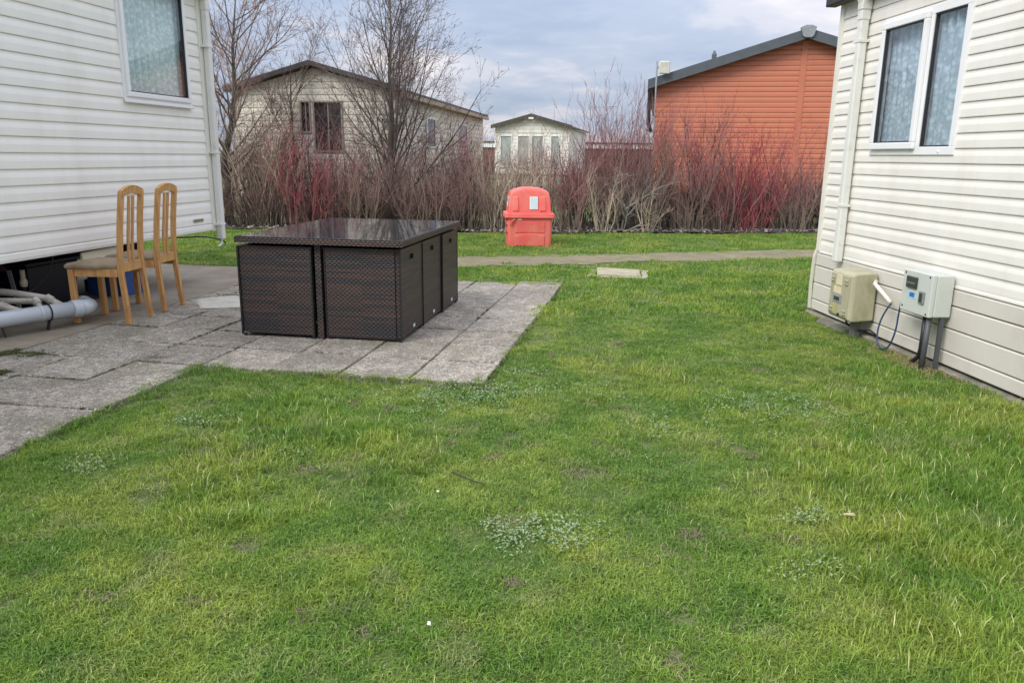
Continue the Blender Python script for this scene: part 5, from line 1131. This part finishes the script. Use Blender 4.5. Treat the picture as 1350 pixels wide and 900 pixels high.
rsp = np.random.RandomState(77); SPOTS = [(rsp.uniform(-0.55, 0.6) * yy, yy, rsp.uniform(0.03, 0.10)) for yy in rsp.uniform(1.9, 7.5, 75)] + [(-1.5, 3.52, 0.13), (0.0, 3.75, 0.13), (0.62, 2.6, 0.14), (-1.7, 2.35, 0.2), (-1.3, 2.25, 0.16), (0.55, 1.95, 0.14)]
def lawn_mask(x, y):
    a, b = inv(x, y); j = 0.13 * (vnoise(x, y, 5) - 0.42) + 0.07 * (vnoise(x, y, 19) - 0.5)
    j2 = 0.10 * (vnoise(x, y, 3.1) - 0.5)
    up_ = (a > -0.05 - j) & (a < 3.80 + j) & (b < 0.455 + j) & (b > -2.98)
    nr = (a <= 0.0) & (b < -1.52 + j + j2 * 0.6)
    pad_ = (b < -2.9) & (a < 4.2 + j)
    m = ~(up_ | nr | pad_)
    # right caravan
    dx = x - RLOC[0]; dy = y - RLOC[1]; c, s = math.cos(RZ), math.sin(RZ); lx = dx * c + dy * s; ly = -dx * s + dy * c
    m &= ~((lx < 0.03 + 0.9 * j) & (ly > -0.06) & (ly < 10))
    for (sx_, sy_, sr_) in SPOTS:
        dd_ = np.hypot((x - sx_), (y - sy_) * 1.3) / sr_; m &= ~((dd_ < 1) & (vnoise(x, y, 31) > 0.25 + 0.45 * dd_))
    # path
    PFa = np.array(sorted(PF)); PNa = np.array(sorted(PN)); yf = np.interp(x, PFa[:, 0], PFa[:, 1]); yn = np.interp(x, PNa[:, 0], PNa[:, 1])
    jj = 0.34 * (vnoise(x, y, 2.2) - 0.5) + 0.3 * (vnoise(x, y, 9) - 0.5) - 0.25 * rs.rand(len(x)) ** 4
    m &= ~((y > yn + 0.05 + jj) & (y < yf - 0.05 - jj))
    m &= y < np.interp(x, [-14, -5, -0.5, 3, 6.4, 14], [14.9, 14.8, 14.75, 15.0, 15.5, 16.6]) - 0.08 + 0.5 * jj
    # under the left caravan shadow the lawn stays, bin and drain footprint go
    m &= ~((abs(x - 0.243) < 0.33) & (abs(y - 12.86) < 0.26)); m &= ~((abs(x - 1.33) < 0.29 + 0.8 * j) & (abs(y - 9.62) < 0.25 + 0.8 * j))
    return m
tufts = [tuft(i, 18, 0.038, 0.028, 0.0032, 1.4) for i in range(8)] + [tuft(20 + i, 13, 0.045, 0.062, 0.0038, 1.0) for i in range(4)] + [tuft(40 + i, 16, 0.07, 0.042, 0.0075, 0.9) for i in range(4)]
rs = np.random.RandomState(5)
X_, Y_, S_, I_ = [], [], [], []
def sprinkle(y0, y1, dens, kind, xm=0.72):
    yy = (y0 + y1) / 2; hw = max(abs(y1), 1.5) * xm + 0.5; n = int((y1 - y0) * 2 * hw * dens); x = rs.uniform(-hw, hw, n); y = rs.uniform(y0, y1, n)
    k = lawn_mask(x, y); x, y = x[k], y[k]; n = len(x)
    thin = vnoise(x, y, 2.6) * 0.6 + vnoise(x, y, 7) * 0.4
    keep = rs.rand(n) < np.clip(0.5 + 2.4 * (thin - 0.25), 0.5, 1); x, y, thin = x[keep], y[keep], thin[keep]; n = len(x)
    tall = np.clip((x - 0.9) / 0.9, 0, 1) * np.clip((4.9 - y) / 1.2, 0, 1) * np.clip(vnoise(x, y, 1.7) * 1.9 - 0.25, 0, 1)
    tall = np.maximum(tall, np.clip(vnoise(x + 9, y + 4, 1.3) * 2.4 - 1.75, 0, 0.45))
    lng = rs.rand(n) < tall
    base = rs.randint(0, 8, n) if kind == 0 else rs.randint(12, 16, n)
    idx = np.where(lng & (kind == 0), rs.randint(8, 12, n), base)
    h = 0.55 + 0.75 * thin + 0.55 * (vnoise(x, y, 13) - 0.4) + 0.5 * tall * (kind == 0); w = rs.uniform(0.8, 1.25, n)
    X_.append(x); Y_.append(y); S_.append(np.stack([w, w, h * rs.uniform(0.75, 1.25, n)], 1)); I_.append(idx)
sprinkle(1.2, 3.0, 2900, 0); sprinkle(3.0, 4.6, 2100, 0); sprinkle(4.6, 7.0, 1200, 0); sprinkle(7.0, 10.0, 360, 1); sprinkle(10.0, 17.0, 220, 1)
x = np.concatenate(X_); y = np.concatenate(Y_)
ga, gb2 = inv(x, y); on = ((ga > -0.1) & (ga < 3.9) & (gb2 < 0.5)) | ((ga <= 0) & (gb2 < -1.45)); zg = np.where(on, np.maximum(gh(x, y), -0.012), gh(x, y))
scatter('lawn_grass', x, y, zg, rs.uniform(0, 6.28, len(x)), np.concatenate(S_), np.concatenate(I_), tufts, 'short green lawn grass between the two caravans, longer on the right', 'grass', 0.12)
print('tufts', len(x))
# moss and grass in the paving joints
mossm = []
for i in range(3):
    me = tuft(90 + i, 26, 0.04, 0.03, 0.006, 1.2); me.materials.clear(); me.materials.append(mat('dark green moss', (0.085, 0.10, 0.03), 0.95, 0.5, 20)); mossm.append(me)
jx, jy = [], []
for (a, b, i, j) in slab_cells:
    for k in range(26):
        t = rs.uniform(-0.25, 0.25)
        aa, bb = (a + t, b + 0.246) if k % 2 else (a + 0.246, b + t)
        if float(vnoise(aa * 1.0, bb, 2.7)) > 0.56: jx.append(aa); jy.append(bb)
jx, jy = np.array(jx), np.array(jy); gx, gy = grid(jx, jy); n = len(jx)
for (mx_, my_, mr_, mn_) in ((-3.57, 5.28, 0.07, 60), (-3.37, 5.25, 0.07, 60), (-3.3, 4.8, 0.05, 30), (-2.85, 7.60, 0.12, 60), (-2.8, 7.25, 0.10, 40), (-2.5, 5.2, 0.05, 25)):
    gx = np.concatenate([gx, mx_ + mr_ * rs.randn(mn_) * 0.8]); gy = np.concatenate([gy, my_ + mr_ * rs.randn(mn_) * 0.6])
n = len(gx)
scatter('joint_moss', gx, gy, np.full(n, -0.008), rs.uniform(0, 6.28, n), np.stack([np.where(np.arange(n) < len(jx), 0.4, 0.7)] * 2 + [rs.uniform(0.35, 0.8, n)], 1), rs.randint(0, 3, n), mossm, 'tiny grass and moss sprouting in the paving joints', 'moss', 0.3)
# pale leafy weeds
def leafpatch(seed, nl, rad, m):
    rs = np.random.RandomState(seed); V = []; F = []
    for i in range(nl):
        a = rs.uniform(0, 6.28); r = rad * math.sqrt(rs.rand()); x, y = r * math.cos(a), r * math.sin(a); z = rs.uniform(0.018, 0.04); d = rs.uniform(0, 6.28); L_ = rs.uniform(0.005, 0.010); w = L_ * 0.55
        dx, dy = math.cos(d), math.sin(d); tl = rs.uniform(-0.5, 0.6); o = len(V)
        V += [(x - dx * L_, y - dy * L_, z - tl * L_), (x - dy * w, y + dx * w, z + 0.003), (x + dx * L_, y + dy * L_, z + tl * L_), (x + dy * w, y - dx * w, z + 0.002)]; F.append((o, o + 1, o + 2, o + 3))
    me = bpy.data.meshes.new('weed'); me.from_pydata(V, [], F); me.materials.append(m); return me
m_weed = mat('silvery green weed leaf', (0.22, 0.31, 0.15), 0.6, 0.45, 60, coord='Object')
weeds = [leafpatch(i, 12, 0.06, m_weed) for i in range(5)]
patches = [(-0.42, 4.45, 0.34, 60), (-0.05, 4.55, 0.25, 30), (0.12, 2.72, 0.16, 46), (1.5, 4.35, 0.35, 50), (1.95, 4.15, 0.3, 36), (0.02, 5.0, 0.1, 8), (-1.75, 3.95, 0.16, 16), (-1.95, 3.35, 0.14, 12), (-1.2, 3.5, 0.2, 12), (0.55, 4.6, 0.2, 12), (1.2, 2.9, 0.12, 14), (0.75, 3.9, 0.4, 14), (1.1, 2.45, 0.1, 8)]
wx = np.concatenate([p[0] + p[2] * rs.randn(p[3]) * 0.62 for p in patches]); wy = np.concatenate([p[1] + p[2] * rs.randn(p[3]) * 0.42 for p in patches]); k = lawn_mask(wx, wy); wx, wy = wx[k], wy[k]; n = len(wx)
scatter('low_weeds', wx, wy, gh(wx, wy), rs.uniform(0, 6.28, n), np.full((n, 3), 1.0), rs.randint(0, 5, n), weeds, 'pale silvery green weed leaves in patches on the lawn', 'weeds', 0.2)
# dry thatch at the foot of the electrical box and along the right wall
m_thatch = mat('dry straw', (0.30, 0.22, 0.13), 0.9, 0.3, 20)
th = []
for i in range(3):
    me = tuft(70 + i, 14, 0.05, 0.03, 0.004, 2.6).copy(); me.materials.clear(); me.materials.append(m_thatch); th.append(me)
n = 170; lx = 0.06 + 0.09 * np.abs(rs.randn(n)); ly = np.where(rs.rand(n) < 0.6, 1.85 + 0.22 * rs.randn(n), rs.uniform(0.9, 5.5, n)); c, s = math.cos(RZ), math.sin(RZ); x = RLOC[0] + lx * c - ly * s; y = RLOC[1] + lx * s + ly * c
scatter('dry_thatch', x, y, gh(x, y) + 0.004, rs.uniform(0, 6.28, n), np.full((n, 3), 1.0), rs.randint(0, 3, n), th, 'dry straw and dead grass at the foot of the right caravan', 'dead grass', 0.3)
n = 900; q_ = rs.randint(0, len(SPOTS), n); sp_ = np.array(SPOTS)[q_]; x = sp_[:, 0] + rs.randn(n) * sp_[:, 2] * 0.5; y = sp_[:, 1] + rs.randn(n) * sp_[:, 2] * 0.4; k = lawn_mask(x, y) | True
a_, b_q = inv(x, y); k &= ~(((a_ > -0.05) & (b_q < 0.47)) | ((a_ <= 0) & (b_q < -1.5))); x, y = x[k], y[k]; n = len(x)
th2 = []
for i in range(3):
    me = tuft(80 + i, 12, 0.035, 0.014, 0.0045, 2.4).copy(); me.materials.clear(); me.materials.append(mat('brown thatch', (0.21, 0.17, 0.11), 0.95, 0.5, 25)); th2.append(me)
scatter('lawn_thatch', x, y, gh(x, y) + 0.004, rs.uniform(0, 6.28, n), np.full((n, 3), 1.0), rs.randint(0, 3, n), th2, 'small brown dead patches scattered over the lawn', 'dead grass', 0.3)
# litter of the bed: chips and stones
n = 900; x = rs.uniform(-8, 9, n); y = np.interp(x, [-14, -5, -0.5, 3, 6.4, 14], [14.9, 14.8, 14.75, 15.0, 15.5, 16.6]) + np.abs(rs.randn(n)) * 0.7
def chip(seed):
    r_ = random.Random(seed); mb = MB(); mb.bevbox((-0.03 * r_.uniform(0.5, 1.2), -0.012, 0), (0.03, 0.012 * r_.uniform(0.8, 1.8), 0.02), 0.005); return mb.mesh('chip', mat('pale stone chip', (0.30, 0.26, 0.22), 0.9, 0.4, 30))
scatter('bed_debris', x, y, gh(x, y) + 0.03, rs.uniform(0, 6.28, n), np.stack([rs.uniform(0.4, 1.3, n)] * 3, 1), rs.randint(0, 3, n), [chip(1), chip(2), chip(3)], 'small pale stones and bark chips scattered on the bed', 'debris', 0.4)

# small things lying about
def litter(x, y, w, l, rz, m, label, cat, name, h=0.004, z=0.012):
    mb = MB(); mb.loft([[(-w, -l * 0.6, 0), (w * 0.6, -l, 0), (w, l * 0.5, 0), (-w * 0.3, l, 0)], [(-w * 0.8, -l * 0.4, h), (w * 0.4, -l * 0.8, h * 1.4), (w * 0.7, l * 0.3, h), (-w * 0.3, l * 0.7, h * 0.8)]])
    return tag(part(mb, name, m, loc=(x, y, float(gh(x, y)) + z), rot=(0.15, 0.1, rz)), label, cat)
m_white = mat('white scrap', (0.75, 0.73, 0.68), 0.7); m_tan = mat('tan stone', (0.55, 0.48, 0.3), 0.8)
litter(-0.245, 2.1, 0.007, 0.010, 0.3, m_white, 'small white scrap lying on the grass near the bottom of the view', 'scrap', 'paper_scrap', z=0.03)
litter(2.46, 4.42, 0.035, 0.028, 0.5, m_tan, 'pale tan stone in the grass below the electrical box', 'stone', 'stone', h=0.02)
litter(-0.31, 3.06, 0.006, 0.007, 1.2, m_white, 'tiny white petal like scrap left of the weed patch', 'scrap', 'paper_scrap', z=0.03)
litter(1.37, 2.86, 0.014, 0.035, 1.9, mat('dry tan leaf', (0.5, 0.4, 0.22), 0.8), 'dry tan leaf lying in the long grass on the right', 'leaf', 'dead_leaf', h=0.004, z=0.05)
tw = part(MB().tube(smooth_pts([(-0.10, 0.07, 0.028), (-0.07, 0.02, 0.04), (-0.01, -0.03, 0.038), (0.06, -0.065, 0.03)], 4), [0.003] * 13, 6), 'twig', mat('dark twig', (0.04, 0.045, 0.03), 0.8), loc=(-0.17, 3.22, float(gh(-0.17, 3.22)))); tag(tw, 'thin dark curved twig lying on the lawn in the middle', 'twig')
